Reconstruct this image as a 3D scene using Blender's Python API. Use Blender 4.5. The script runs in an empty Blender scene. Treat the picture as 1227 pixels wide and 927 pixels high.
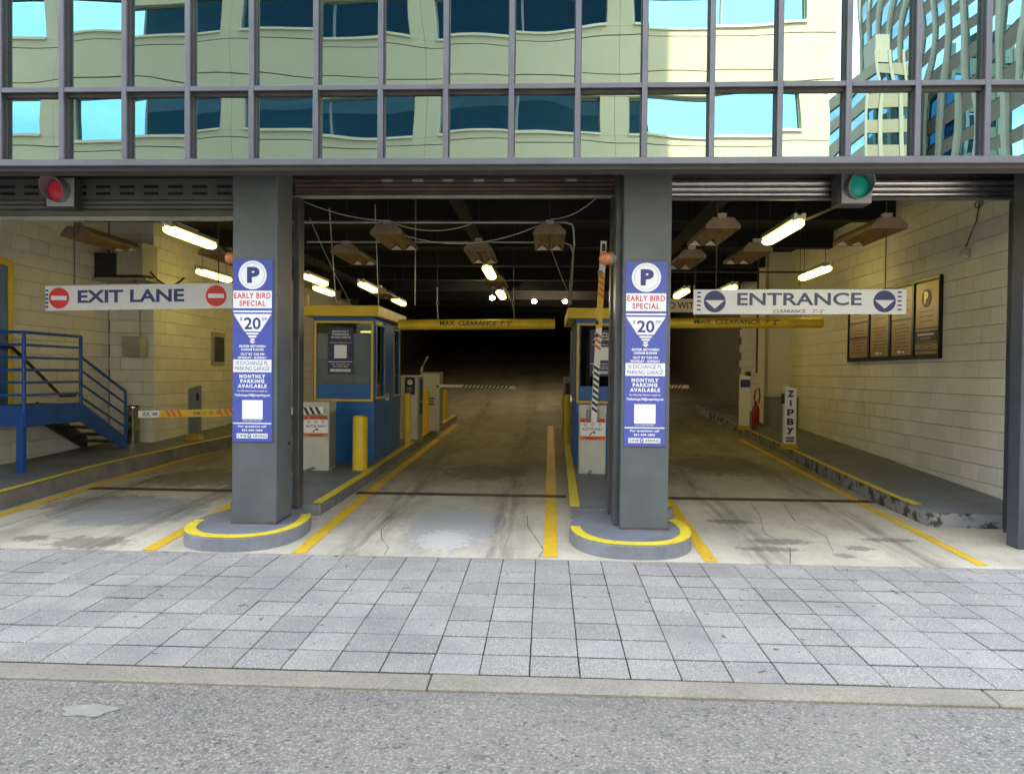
import bpy, bmesh, math, random
from mathutils import Vector, Matrix
random.seed(7)
S = bpy.context.scene
COL = S.collection
rad = math.radians

# ------------------------------------------------------------------ camera
cam_d = bpy.data.cameras.new('camera'); cam = bpy.data.objects.new('camera', cam_d); COL.objects.link(cam)
cam_d.sensor_fit = 'HORIZONTAL'; cam_d.sensor_width = 36.0; cam_d.lens = 896.66 / 1227 * 36.0
cam_d.clip_start = 0.05; cam_d.clip_end = 3000
YAW, PITCH, ROLL = 0.0465, 0.018, 0.0096
fwd = Vector((-math.sin(YAW) * math.cos(PITCH), math.cos(YAW) * math.cos(PITCH), -math.sin(PITCH)))
rgt = Vector((math.cos(YAW), math.sin(YAW), 0)); upv = rgt.cross(fwd)
r2 = rgt * math.cos(ROLL) + upv * math.sin(ROLL); u2 = -rgt * math.sin(ROLL) + upv * math.cos(ROLL)
cam.matrix_world = Matrix.Translation((0.0862, -4.403, 1.7884)) @ Matrix((r2, u2, -fwd)).transposed().to_4x4()
S.camera = cam
S.render.resolution_x, S.render.resolution_y = 1024, 773

# ------------------------------------------------------------------ sky, sun, exposure
SUN_EL, SUN_AZ = rad(50), rad(5.5)          # azimuth measured from +Y towards +X
w = bpy.data.worlds.new('World'); S.world = w; w.use_nodes = True
nt = w.node_tree; nt.nodes.clear()
sky = nt.nodes.new('ShaderNodeTexSky'); sky.sky_type = 'NISHITA'; sky.sun_disc = False
sky.sun_elevation = SUN_EL; sky.sun_rotation = SUN_AZ; sky.altitude = 20; sky.air_density = .8; sky.dust_density = 2.0; sky.ozone_density = 0.5
bg = nt.nodes.new('ShaderNodeBackground'); bg.inputs['Strength'].default_value = 0.13
# thin broken cloud over the whole sky
tc = nt.nodes.new('ShaderNodeTexCoord'); mp = nt.nodes.new('ShaderNodeMapping'); mp.inputs['Scale'].default_value = (1.0, 1.0, 2.2)
cn = nt.nodes.new('ShaderNodeTexNoise'); cn.inputs['Scale'].default_value = 2.6; cn.inputs['Detail'].default_value = 7; cn.inputs['Roughness'].default_value = .6
cr = nt.nodes.new('ShaderNodeValToRGB'); cr.color_ramp.elements[0].position = .44; cr.color_ramp.elements[1].position = .70
cr.color_ramp.elements[0].color = (0, 0, 0, 1); cr.color_ramp.elements[1].color = (.75, .75, .75, 1)
mx = nt.nodes.new('ShaderNodeMix'); mx.data_type = 'RGBA'; mx.inputs['B'].default_value = (8.6, 8.2, 7.6, 1)
wo = nt.nodes.new('ShaderNodeOutputWorld')
L = nt.links.new
L(tc.outputs['Generated'], mp.inputs['Vector']); L(mp.outputs['Vector'], cn.inputs['Vector']); L(cn.outputs['Fac'], cr.inputs['Fac'])
L(cr.outputs['Color'], mx.inputs['Factor']); L(sky.outputs['Color'], mx.inputs['A']); L(mx.outputs['Result'], bg.inputs['Color']); L(bg.outputs['Background'], wo.inputs['Surface'])
sd = bpy.data.lights.new('sun', 'SUN'); sd.energy = 2.0; sd.angle = rad(.53); sd.color = (1, .90, .72)
so = bpy.data.objects.new('sun', sd); COL.objects.link(so); so.location = (0, 30, 90)
sdir = Vector((-math.sin(SUN_AZ) * math.cos(SUN_EL), -math.cos(SUN_AZ) * math.cos(SUN_EL), -math.sin(SUN_EL)))
so.rotation_euler = sdir.to_track_quat('-Z', 'Y').to_euler()
vs = S.view_settings; vs.view_transform = 'Standard'; vs.look = 'None'; vs.exposure = 3.45; vs.gamma = 1.0; vs.use_curve_mapping = False
S.cycles.max_bounces = 8; S.cycles.diffuse_bounces = 5; S.cycles.glossy_bounces = 5

# ------------------------------------------------------------------ materials
MATS = {}
def nmat(name):
    m = bpy.data.materials.new(name); m.use_nodes = True; MATS[name] = m
    t = m.node_tree; b = t.nodes['Principled BSDF']
    return m, t, b
def N(t, typ, **kw):
    n = t.nodes.new(typ)
    for k, v in kw.items():
        if k in n.inputs: n.inputs[k].default_value = v
        else: setattr(n, k, v)
    return n
def ramp(t, src, stops):
    r = t.nodes.new('ShaderNodeValToRGB'); e = r.color_ramp.elements
    while len(e) < len(stops): e.new(.5)
    for el, (p, c) in zip(e, stops): el.position = p; el.color = (c, c, c, 1) if not isinstance(c, tuple) else (*c, 1)
    t.links.new(src, r.inputs['Fac']); return r.outputs['Color']
def mixc(t, fac, a, b, mode='MIX'):
    m = t.nodes.new('ShaderNodeMix'); m.data_type = 'RGBA'; m.blend_type = mode
    for k, v in (('Factor', fac), ('A', a), ('B', b)):
        s = m.inputs[k] if k != 'Factor' else m.inputs[0]
        if k == 'A': s = m.inputs[6]
        if k == 'B': s = m.inputs[7]
        if isinstance(v, (int, float)): s.default_value = v
        elif isinstance(v, tuple): s.default_value = (*v, 1)
        else: t.links.new(v, s)
    return m.outputs[2]
def coords(t, kind='Object'):
    return t.nodes.new('ShaderNodeTexCoord').outputs[kind]
def world_pos(t):
    return t.nodes.new('ShaderNodeNewGeometry').outputs['Position']
def noise(t, vec, scale, detail=4, rough=.6):
    n = N(t, 'ShaderNodeTexNoise', Scale=scale, Detail=detail, Roughness=rough); t.links.new(vec, n.inputs['Vector']); return n.outputs['Fac']
def bump(t, b, h, strength, dist):
    n = N(t, 'ShaderNodeBump', Strength=strength, Distance=dist); t.links.new(h, n.inputs['Height']); t.links.new(n.outputs['Normal'], b.inputs['Normal'])
def paint(name, col, rough=.5, var=.25, scale=3.0, bmp=.0, metal=0.0, dirt=0.0, rand=0.0, fine=40):
    """colour with soft blotches, optional grime and per-object variation"""
    m, t, b = nmat(name)
    v = world_pos(t)
    n1 = noise(t, v, scale, 5); n2 = noise(t, v, fine, 3)
    c = mixc(t, ramp(t, n1, [(.3, 0.), (.7, 1.)]), tuple(x * (1 - var) for x in col), tuple(min(1, x * (1 + var * .6)) for x in col))
    c = mixc(t, ramp(t, n2, [(.35, .0), (.75, .35)]), c, tuple(x * .75 for x in col))
    if dirt:
        d = noise(t, v, 1.7, 8, .72)
        c = mixc(t, ramp(t, d, [(.50, 0.), (.72, dirt)]), c, (.05, .045, .035))
    if rand:
        oi = t.nodes.new('ShaderNodeObjectInfo')
        mr = N(t, 'ShaderNodeMapRange'); mr.inputs[3].default_value = 1 - rand; mr.inputs[4].default_value = 1 + rand
        t.links.new(oi.outputs['Random'], mr.inputs[0])
        vm = N(t, 'ShaderNodeVectorMath', operation='SCALE'); t.links.new(c, vm.inputs[0]); t.links.new(mr.outputs[0], vm.inputs['Scale'])
        c = vm.outputs[0]
    t.links.new(c, b.inputs['Base Color'])
    b.inputs['Roughness'].default_value = rough; b.inputs['Metallic'].default_value = metal
    if bmp: bump(t, b, n2, bmp, .004)
    return m
def flat(name, col, rough=.5, metal=0.0):
    m, t, b = nmat(name); b.inputs['Base Color'].default_value = (*col, 1); b.inputs['Roughness'].default_value = rough; b.inputs['Metallic'].default_value = metal
    return m
def glow(name, col, strength, base=(.5, .5, .5)):
    m, t, b = nmat(name); b.inputs['Base Color'].default_value = (*base, 1); b.inputs['Emission Color'].default_value = (*col, 1); b.inputs['Emission Strength'].default_value = strength
    return m

paint('facade_metal', (.155, .157, .168), .42, .18, 2.5, .05, .35, .10)
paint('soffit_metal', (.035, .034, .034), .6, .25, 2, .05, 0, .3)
paint('rust_metal', (.12, .085, .07), .6, .5, 3, .2, .2, .5)
paint('pillar_paint', (.105, .118, .118), .45, .22, 2.2, .12, 0, .16)
paint('jamb_paint', (.055, .062, .072), .4, .2, 2, .05, 0, .1)
paint('guide_steel', (.10, .10, .105), .4, .3, 4, .05, .5, .3)
paint('shutter_grey', (.16, .16, .15), .45, .2, 3, .03, .3, .2)
paint('shutter_bar', (.40, .38, .33), .5, .25, 3, .05, .2, .25)
paint('shutter_silver', (.55, .55, .56), .3, .15, 6, .15, .9, .1)
paint('mullion_dark', (.075, .068, .07), .55, .2, 3, .03, .2, .1)
flat('black_gap', (.008, .008, .008), .8)
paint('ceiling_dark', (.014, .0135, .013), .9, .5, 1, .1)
paint('steel_dark', (.06, .058, .055), .6, .4, 3, .05, .3)
paint('conduit_steel', (.42, .42, .40), .4, .2, 6, 0, .7)
paint('cable_white', (.45, .44, .40), .5, .2, 6)
flat('cable_black', (.015, .015, .015), .5)
paint('fixture_cap', (.20, .14, .085), .55, .3, 5, .05, .2, .25)
paint('fixture_reflector', (.42, .26, .09), .4, .3, 5, .03, .5, .2)
paint('bulb_off', (.75, .68, .5), .3, .1, 5)
glow('tube_lit', (1, .80, .17), .72, (.9, .8, .4))
glow('tube_far', (1, .8, .5), 36.0, (.9, .9, .8))
paint('blue_paint', (.010, .125, .42), .38, .2, 2, .03, 0, .05)
paint('stair_blue', (.008, .09, .36), .4, .25, 3, .05, 0, .12)
paint('yellow_booth', (.78, .53, .02), .42, .15, 3, .03, 0, .06)
paint('yellow_bright', (.80, .56, .02), .42, .12, 3, .03, 0, .08)
paint('yellow_pipe', (.82, .55, .02), .4, .15, 3, .03, 0, .08)
paint('cabinet_white', (.60, .58, .51), .42, .10, 3, .03, 0, .06)
paint('cabinet_side', (.30, .29, .25), .45, .15, 3, .03, 0, .1)
flat('sign_white', (.86, .86, .85), .4); flat('sign_blue', (.07, .09, .37), .38); flat('letter_navy', (.035, .045, .17), .45)
flat('letter_red', (.62, .03, .04), .45); flat('letter_black', (.02, .02, .022), .45); flat('letter_grey', (.25, .26, .30), .45); flat('letter_slate', (.075, .08, .15), .45)
flat('sign_orange', (.78, .15, .035), .45); flat('stripe_orange', (.75, .17, .03), .45); flat('stripe_yellow', (.80, .52, .03), .45)
flat('stop_red', (.72, .035, .03), .4); flat('cream_sign', (.78, .68, .50), .5)
paint('exit_board', (.78, .78, .77), .4, .08, 2, .02)
paint('gold_panel', (.40, .29, .12), .32, .2, 2, .02, .25)
flat('gold_dark', (.07, .05, .025), .4); flat('emblem_gold', (.72, .55, .22), .3, .4); flat('frame_black', (.012, .011, .011), .3)
flat('dark_plaque', (.018, .012, .02), .35)
flat('chrome', (.6, .6, .6), .12, 1.0)
paint('post_grey', (.23, .24, .25), .4, .15, 3); paint('base_orange', (.62, .33, .03), .5, .2, 4, .03, 0, .2)
paint('amber_lens', (.58, .20, .06), .25, .15, 8); paint('signal_plate', (.42, .42, .42), .5, .15, 4, .03, 0, .1)
flat('signal_body', (.05, .05, .05), .5); flat('signal_hood', (.18, .18, .18), .55)
glow('lens_red', (.7, .03, .06), .02, (.22, .02, .035)); glow('lens_green', (.0, .5, .36), .018, (.01, .16, .13))
paint('box_cream', (.42, .38, .29), .5, .12, 3, .03, 0, .1)
paint('extinguisher_red', (.42, .035, .025), .4, .15, 4)
paint('wood_pole', (.12, .075, .04), .7, .3, 4)
paint('drain_rust', (.11, .062, .036), .7, .5, 9, .3, 0, .3)
flat('crack_dark', (.06, .055, .05), .9)
paint('poster_navy', (.035, .035, .10), .4, .1, 3)
paint('booth_inside', (.16, .15, .12), .7, .2, 3)

def clear_glass(name, tint, refl):
    m, t, b = nmat(name); o = t.nodes['Material Output']
    tr = N(t, 'ShaderNodeBsdfTransparent', Color=(*tint, 1)); gl = N(t, 'ShaderNodeBsdfGlossy', Color=(.9, .95, .95, 1), Roughness=.02)
    fr = N(t, 'ShaderNodeFresnel', IOR=1.5); mr = N(t, 'ShaderNodeMath', operation='ADD', use_clamp=True); mr.inputs[1].default_value = refl
    mx = t.nodes.new('ShaderNodeMixShader'); t.links.new(fr.outputs[0], mr.inputs[0]); t.links.new(mr.outputs[0], mx.inputs[0])
    t.links.new(tr.outputs[0], mx.inputs[1]); t.links.new(gl.outputs[0], mx.inputs[2]); t.links.new(mx.outputs[0], o.inputs['Surface'])
clear_glass('booth_glass', (.36, .40, .40), .03)

def mirror_glass(name, tint, body, amount, wav, scale, dist):
    """coated facade glass: strong reflection, slightly wavy like toughened panes"""
    m, t, b = nmat(name); o = t.nodes['Material Output']
    gl = N(t, 'ShaderNodeBsdfGlossy', Color=(*tint, 1), Roughness=.0); df = N(t, 'ShaderNodeBsdfDiffuse', Color=(*body, 1))
    mx = t.nodes.new('ShaderNodeMixShader'); mx.inputs[0].default_value = amount
    t.links.new(df.outputs[0], mx.inputs[1]); t.links.new(gl.outputs[0], mx.inputs[2]); t.links.new(mx.outputs[0], o.inputs['Surface'])
    v = coords(t, 'Object'); oi = t.nodes.new('ShaderNodeObjectInfo')
    cmb = t.nodes.new('ShaderNodeCombineXYZ'); sc = N(t, 'ShaderNodeMath', operation='MULTIPLY'); sc.inputs[1].default_value = 50
    t.links.new(oi.outputs['Random'], sc.inputs[0])
    for k in range(3): t.links.new(sc.outputs[0], cmb.inputs[k])
    ad = N(t, 'ShaderNodeVectorMath', operation='ADD'); t.links.new(v, ad.inputs[0]); t.links.new(cmb.outputs[0], ad.inputs[1])
    n = noise(t, ad.outputs[0], scale, 0.0, .45)
    bp = N(t, 'ShaderNodeBump', Strength=wav, Distance=dist); t.links.new(n, bp.inputs['Height']); t.links.new(bp.outputs['Normal'], gl.inputs['Normal'])
mirror_glass('facade_glass', (.345, .455, .395), (.012, .02, .018), .93, 1.0, 1.35, .0042)
mirror_glass('upper_dark_glass', (.30, .40, .42), (.012, .03, .035), .13, 1.0, .4, .003)
mirror_glass('street_glass', (.165, .36, .47), (.012, .03, .045), .85, 1.0, .4, .003)
mirror_glass('tower_glass', (.30, .50, .62), (.015, .035, .05), .85, 1.0, .4, .004)
paint('pale_wall', (.52, .47, .33), .8, .06, .6, .03, 0, 0)
paint('wall_joint', (.12, .11, .09), .9, .1)
paint('sill_stone', (.62, .58, .46), .8, .08, 1)
paint('tower_stone', (.27, .27, .23), .8, .1, .5); paint('tower_spandrel', (.12, .105, .088), .8, .15, .5); paint('banded_stone', (.22, .20, .155), .8, .12, .6)
paint('frame_grey', (.22, .24, .25), .5, .1)
paint('upper_cladding', (.12, .13, .14), .3, .1, .5)

# painted block wall, a little uneven from block to block
m, t, b = nmat('block_paint'); v = world_pos(t)
n1 = noise(t, v, 1.3, 6, .65); n2 = noise(t, v, 70, 3)
sx = t.nodes.new('ShaderNodeSeparateXYZ'); t.links.new(v, sx.inputs[0])
c = mixc(t, ramp(t, n1, [(.3, 0.), (.72, 1.)]), (.76, .72, .62), (.84, .81, .72))
c = mixc(t, ramp(t, noise(t, v, 2.2, 9, .75), [(.58, 0.), (.75, .4)]), c, (.30, .26, .20))
oi = t.nodes.new('ShaderNodeObjectInfo'); mr = N(t, 'ShaderNodeMapRange'); mr.inputs[3].default_value = .93; mr.inputs[4].default_value = 1.05; t.links.new(oi.outputs['Random'], mr.inputs[0])
vm = N(t, 'ShaderNodeVectorMath', operation='SCALE'); t.links.new(c, vm.inputs[0]); t.links.new(mr.outputs[0], vm.inputs['Scale'])
t.links.new(vm.outputs[0], b.inputs['Base Color']); b.inputs['Roughness'].default_value = .75; bump(t, b, n2, .5, .003)
paint('mortar', (.20, .17, .12), .9, .2, 3)

# concrete slab: pale, worn, with oil and rust blotches
m, t, b = nmat('slab_concrete'); v = world_pos(t)
mpn = N(t, 'ShaderNodeMapping'); mpn.inputs['Scale'].default_value = (1.5, .45, 1); t.links.new(v, mpn.inputs['Vector'])
c = mixc(t, ramp(t, noise(t, v, 1.1, 7, .65), [(.32, 0.), (.7, 1.)]), (.44, .388, .278), (.68, .605, .44))
c = mixc(t, ramp(t, noise(t, mpn.outputs[0], 1.3, 6, .6), [(.52, 0.), (.74, .6)]), c, (.20, .178, .14))
c = mixc(t, ramp(t, noise(t, v, 55, 2, .6), [(.45, 0.), (.75, .5)]), c, (.29, .27, .23))
c = mixc(t, ramp(t, noise(t, v, 3.6, 8, .7), [(.66, 0.), (.72, .55)]), c, (.07, .05, .04))
sy = t.nodes.new('ShaderNodeSeparateXYZ'); t.links.new(v, sy.inputs[0])
# repairs and spills with ragged outlines
def spill(c, cx, cy, rx, ry, col, amt, rag=.9, sc=5.0):
    mp_ = N(t, 'ShaderNodeMapping'); mp_.inputs['Location'].default_value = (-cx / rx, -cy / ry, 0); mp_.inputs['Scale'].default_value = (1 / rx, 1 / ry, 0); t.links.new(v, mp_.inputs['Vector'])
    ln = N(t, 'ShaderNodeVectorMath', operation='LENGTH'); t.links.new(mp_.outputs[0], ln.inputs[0])
    ns = N(t, 'ShaderNodeMath', operation='MULTIPLY_ADD'); t.links.new(noise(t, v, sc, 7, .7), ns.inputs[0]); ns.inputs[1].default_value = rag * 2; t.links.new(ln.outputs['Value'], ns.inputs[2])
    k = ramp(t, ns.outputs[0], [(0., amt), (1., 0.)])
    rr = k.node.color_ramp.elements; rr[0].position = .90; rr[1].position = 1.0
    mr_ = N(t, 'ShaderNodeMapRange'); mr_.inputs[1].default_value = 0; mr_.inputs[2].default_value = 1 + rag; t.links.new(ns.outputs[0], mr_.inputs[0]); t.links.new(mr_.outputs[0], k.node.inputs['Fac'])
    return mixc(t, k, c, col)
c = spill(c, -.93, 3.75, .55, 1.1, (.36, .365, .36), .7, .9, 8)
c = spill(c, -.95, 3.15, .3, .42, (.74, .69, .56), .5, 1.3, 18)
for cx_, cy_, rx_, ry_, sc_ in ((-4.45, 2.78, .42, .24, 7), (2.95, 2.86, .10, .10, 12), (2.5, 3.35, .34, .13, 14), (3.65, 3.5, .30, .10, 14), (-5.1, 2.9, .2, .12, 12), (2.3, 3.05, .34, .10, 15), (3.2, 3.15, .16, .10, 15), (2.2, 4.2, .3, .12, 12), (-.9, 7.3, .7, .8, 4), (3.0, 8.5, .8, 1.2, 4), (-5.0, 6.4, .9, .8, 4), (-5.3, 4.6, .9, .5, 5)):
    c = spill(c, cx_, cy_, rx_, ry_, (.085, .062, .048), .55, 1.25, sc_ * 1.4)
c = spill(c, -4.8, 4.2, .9, .8, (.30, .30, .29), .8, .7, 5)
# slab colour turns darker brown past the drain, broken up by noise
gm = N(t, 'ShaderNodeMapRange'); gm.inputs[1].default_value = 4.8; gm.inputs[2].default_value = 8.0; gm.inputs[3].default_value = 0; gm.inputs[4].default_value = .58; t.links.new(sy.outputs[1], gm.inputs[0])
gn = N(t, 'ShaderNodeMath', operation='MULTIPLY'); t.links.new(gm.outputs[0], gn.inputs[0]); t.links.new(ramp(t, noise(t, mpn.outputs[0], .9, 5), [(.2, .5), (.6, 1.)]), gn.inputs[1])
c = mixc(t, gn.outputs[0], c, (.085, .07, .05))
# tyre trails down each lane
prev = None
for lc in (-4.95, -1.05, 2.9):
    def mth(op, a, b_=None):
        n_ = N(t, 'ShaderNodeMath', operation=op)
        for k_, q in enumerate((a, b_)):
            if q is None: continue
            if isinstance(q, (int, float)): n_.inputs[k_].default_value = q
            else: t.links.new(q, n_.inputs[k_])
        return n_.outputs[0]
    d_ = mth('ABSOLUTE', mth('SUBTRACT', mth('ABSOLUTE', mth('SUBTRACT', sy.outputs[0], lc)), .70))
    prev = d_ if prev is None else mth('MINIMUM', prev, d_)
mpt = N(t, 'ShaderNodeMapping'); mpt.inputs['Scale'].default_value = (6, .5, 1); t.links.new(v, mpt.inputs['Vector'])
tk = mth('MULTIPLY', ramp(t, prev, [(.04, .75), (.30, 0.)]), ramp(t, noise(t, mpt.outputs[0], 1.6, 6, .65), [(.38, 0.), (.66, 1.)]))
c = mixc(t, tk, c, (.11, .095, .075))
t.links.new(c, b.inputs['Base Color']); b.inputs['Roughness'].default_value = .8; bump(t, b, noise(t, v, 45, 4, .7), .35, .006)

# granite pavers: speckled, each a little different
m, t, b = nmat('paver_granite'); v = world_pos(t)
oi = t.nodes.new('ShaderNodeObjectInfo')
c = mixc(t, ramp(t, oi.outputs['Random'], [(0., 0.), (1., 1.)]), (.225, .210, .178), (.325, .304, .260))
c = mixc(t, ramp(t, noise(t, v, 120, 2, .8), [(.50, 0.), (.62, .9)]), c, (.58, .54, .47))
c = mixc(t, ramp(t, noise(t, v, 95, 2, .8), [(.34, .8), (.47, 0.)]), c, (.15, .14, .125))
c = mixc(t, ramp(t, noise(t, v, 1.0, 7, .68), [(.45, 0.), (.70, .6)]), c, (.17, .16, .148))
c = mixc(t, ramp(t, noise(t, v, 9, 3, .5), [(.70, 0.), (.72, .85)]), c, (.07, .065, .065))
t.links.new(c, b.inputs['Base Color']); b.inputs['Roughness'].default_value = .7; bump(t, b, noise(t, v, 160, 2), .25, .003)
paint('paver_joint', (.028, .025, .022), .95, .3, 8)
# kerb concrete and asphalt
m, t, b = nmat('kerb_concrete'); v = world_pos(t)
c = mixc(t, ramp(t, noise(t, v, 2.0, 6), [(.3, 0.), (.7, 1.)]), (.235, .208, .15), (.345, .308, .225))
c = mixc(t, ramp(t, noise(t, v, 70, 4, .75), [(.42, .0), (.66, .85)]), c, (.16, .145, .115))
t.links.new(c, b.inputs['Base Color']); b.inputs['Roughness'].default_value = .85; bump(t, b, noise(t, v, 80, 3), .5, .006)
m, t, b = nmat('asphalt'); v = world_pos(t)
vo = N(t, 'ShaderNodeTexVoronoi', Scale=80.0); t.links.new(v, vo.inputs['Vector'])
sp = t.nodes.new('ShaderNodeSeparateColor'); t.links.new(vo.outputs['Color'], sp.inputs[0])
c = mixc(t, ramp(t, sp.outputs[0], [(0., 0.), (.6, .35), (1., 1.)]), (.15, .135, .107), (.38, .345, .28))
c = mixc(t, ramp(t, vo.outputs['Distance'], [(.35, 0.), (.75, .75)]), c, (.14, .13, .112))
c = mixc(t, ramp(t, noise(t, v, 22, 4, .75), [(.57, 0.), (.64, .85)]), c, (.05, .048, .045))
c = mixc(t, ramp(t, noise(t, v, .8, 6, .6), [(.35, 0.), (.7, .45)]), c, (.28, .255, .205))
pv = N(t, 'ShaderNodeTexVoronoi', Scale=34.0); t.links.new(v, pv.inputs['Vector'])
ps_ = t.nodes.new('ShaderNodeSeparateColor'); t.links.new(pv.outputs['Color'], ps_.inputs[0])
pk = N(t, 'ShaderNodeMath', operation='MULTIPLY'); t.links.new(ramp(t, ps_.outputs[1], [(.80, 0.), (.84, 1.)]), pk.inputs[0]); t.links.new(ramp(t, pv.outputs['Distance'], [(.26, .75), (.42, 0.)]), pk.inputs[1])
c = mixc(t, pk.outputs[0], c, (.055, .052, .046))
pk = N(t, 'ShaderNodeMath', operation='MULTIPLY'); t.links.new(ramp(t, ps_.outputs[2], [(.82, 0.), (.86, 1.)]), pk.inputs[0]); t.links.new(ramp(t, pv.outputs['Distance'], [(.22, .8), (.36, 0.)]), pk.inputs[1])
c = mixc(t, pk.outputs[0], c, (.36, .33, .27))
mpa = N(t, 'ShaderNodeMapping'); mpa.inputs['Scale'].default_value = (.25, 1.3, 1); t.links.new(v, mpa.inputs['Vector'])
c = mixc(t, ramp(t, noise(t, mpa.outputs[0], 1.4, 5, .6), [(.48, 0.), (.72, .42)]), c, (.12, .112, .10))
c = mixc(t, ramp(t, noise(t, v, 6, 4, .6), [(.70, 0.), (.76, .5)]), c, (.07, .065, .06))
t.links.new(c, b.inputs['Base Color']); b.inputs['Roughness'].default_value = .85
hm = N(t, 'ShaderNodeMath', operation='SUBTRACT'); t.links.new(noise(t, v, 18, 5, .7), hm.inputs[0]); t.links.new(vo.outputs['Distance'], hm.inputs[1])
bump(t, b, hm.outputs[0], .8, .008)
paint('asphalt_patch', (.30, .275, .225), .85, .15, 12, .4)
paint('ground_far', (.14, .135, .125), .9, .2, .2)
paint('island_grey', (.20, .212, .225), .55, .25, 1.6, .15, 0, .42)
# kerb face: chipped paint over raw concrete, tyre-blackened
m, t, b = nmat('kerb_face'); v = world_pos(t)
c = mixc(t, ramp(t, noise(t, v, 5, 9, .72), [(.44, 0.), (.50, 1.)]), (.05, .047, .042), (.27, .268, .258))
t.links.new(c, b.inputs['Base Color']); b.inputs['Roughness'].default_value = .8; bump(t, b, noise(t, v, 24, 5), .4, .008)
paint('kerb_scuffed', (.24, .24, .235), .7, .3, 4, .3, 0, .45)
# road-marking paint, worn through in spots
def worn(name, col, under, thr):
    m, t, b = nmat(name); v = world_pos(t)
    c = mixc(t, ramp(t, noise(t, v, 2.0, 5), [(.3, 0.), (.7, 1.)]), tuple(x * .8 for x in col), col)
    c = mixc(t, ramp(t, noise(t, v, 16, 8, .75), [(thr, 0.), (thr + .06, .9)]), c, under)
    t.links.new(c, b.inputs['Base Color']); b.inputs['Roughness'].default_value = .6
worn('lane_yellow', (.85, .52, .02), (.24, .21, .16), .575)
worn('kerb_yellow', (.85, .66, .03), (.17, .16, .13), .585)

# ------------------------------------------------------------------ builders
def wloc(o):
    v = Vector((0, 0, 0))
    while o is not None: v += o.location; o = o.parent
    return v
def tag(o, label=None, cat=None, group=None, kind=None):
    if label: o['label'] = label
    if cat: o['category'] = cat
    if group: o['group'] = group
    if kind: o['kind'] = kind
    return o
def thing(name, loc, label, cat, group=None):
    o = bpy.data.objects.new(name, None); COL.objects.link(o); o.location = loc; o.empty_display_size = .1
    return tag(o, label, cat, group)
def link(name, me, parent=None, loc=(0, 0, 0)):
    o = bpy.data.objects.new(name, me); COL.objects.link(o); o.location = loc
    if parent is not None: o.parent = parent
    return o
class MB:
    def __init__(s): s.v = []; s.f = []
    def add(s, vs, fs):
        n = len(s.v); s.v += [Vector(p) for p in vs]; s.f += [[n + i for i in f] for f in fs]; return s
    def box(s, x0, x1, y0, y1, z0, z1):
        return s.add([(x0, y0, z0), (x1, y0, z0), (x1, y1, z0), (x0, y1, z0), (x0, y0, z1), (x1, y0, z1), (x1, y1, z1), (x0, y1, z1)],
                     [(0, 3, 2, 1), (4, 5, 6, 7), (0, 1, 5, 4), (1, 2, 6, 5), (2, 3, 7, 6), (3, 0, 4, 7)])
    def ext(s, pts, d):
        """polygon of 3-D points pushed along d"""
        n = len(pts); d = Vector(d); a = [Vector(p) for p in pts]; b = [p + d for p in a]
        return s.add(a + b, [list(range(n))[::-1], list(range(n, 2 * n))] + [(i, (i + 1) % n, n + (i + 1) % n, n + i) for i in range(n)])
    def tube(s, pts, r, seg=8, r1=None):
        pts = [Vector(p) for p in pts]; rings = []
        for i, p in enumerate(pts):
            d = (pts[min(i + 1, len(pts) - 1)] - pts[max(i - 1, 0)]).normalized()
            a = Vector((0, 0, 1)) if abs(d.z) < .9 else Vector((1, 0, 0))
            u = d.cross(a).normalized(); w_ = d.cross(u)
            rr = r if r1 is None else r + (r1 - r) * i / (len(pts) - 1)
            rings.append([p + (u * math.cos(2 * math.pi * k / seg) + w_ * math.sin(2 * math.pi * k / seg)) * rr for k in range(seg)])
        fs = [[i * seg + k, i * seg + (k + 1) % seg, (i + 1) * seg + (k + 1) % seg, (i + 1) * seg + k] for i in range(len(pts) - 1) for k in range(seg)]
        fs += [list(range(seg))[::-1], [(len(pts) - 1) * seg + k for k in range(seg)]]
        return s.add([p for r_ in rings for p in r_], fs)
    def lathe(s, prof, origin, axis, seg=20):
        """prof: (distance along axis, radius)"""
        o = Vector(origin); d = Vector(axis).normalized(); a = Vector((0, 0, 1)) if abs(d.z) < .9 else Vector((1, 0, 0))
        u = d.cross(a).normalized(); w_ = d.cross(u)
        vs = [o + d * h + (u * math.cos(2 * math.pi * k / seg) + w_ * math.sin(2 * math.pi * k / seg)) * r for h, r in prof for k in range(seg)]
        fs = [[i * seg + k, i * seg + (k + 1) % seg, (i + 1) * seg + (k + 1) % seg, (i + 1) * seg + k] for i in range(len(prof) - 1) for k in range(seg)]
        fs += [list(range(seg))[::-1], [(len(prof) - 1) * seg + k for k in range(seg)]]
        return s.add(vs, fs)
    def mesh(s, name, mat, off=(0, 0, 0), bevel=0, smooth=False, segs=1):
        off = Vector(off); me = bpy.data.meshes.new(name)
        me.from_pydata([p - off for p in s.v], [], s.f)
        bm = bmesh.new(); bm.from_mesh(me)
        bmesh.ops.recalc_face_normals(bm, faces=bm.faces)
        if bevel:
            bmesh.ops.bevel(bm, geom=[e for e in bm.edges if len(e.link_faces) == 2 and e.calc_face_angle(0) > .5], offset=bevel, segments=segs, affect='EDGES', profile=.6, clamp_overlap=True)
        bm.to_mesh(me); bm.free()
        if smooth:
            for p in me.polygons: p.use_smooth = True
            me.set_sharp_from_angle(angle=rad(40))
        me.materials.append(MATS[mat]); return me
    def build(s, name, mat, parent=None, bevel=0, smooth=False, segs=1):
        off = wloc(parent) if parent is not None else Vector((0, 0, 0))
        return link(name, s.mesh(name, mat, off, bevel, smooth, segs), parent)
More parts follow.
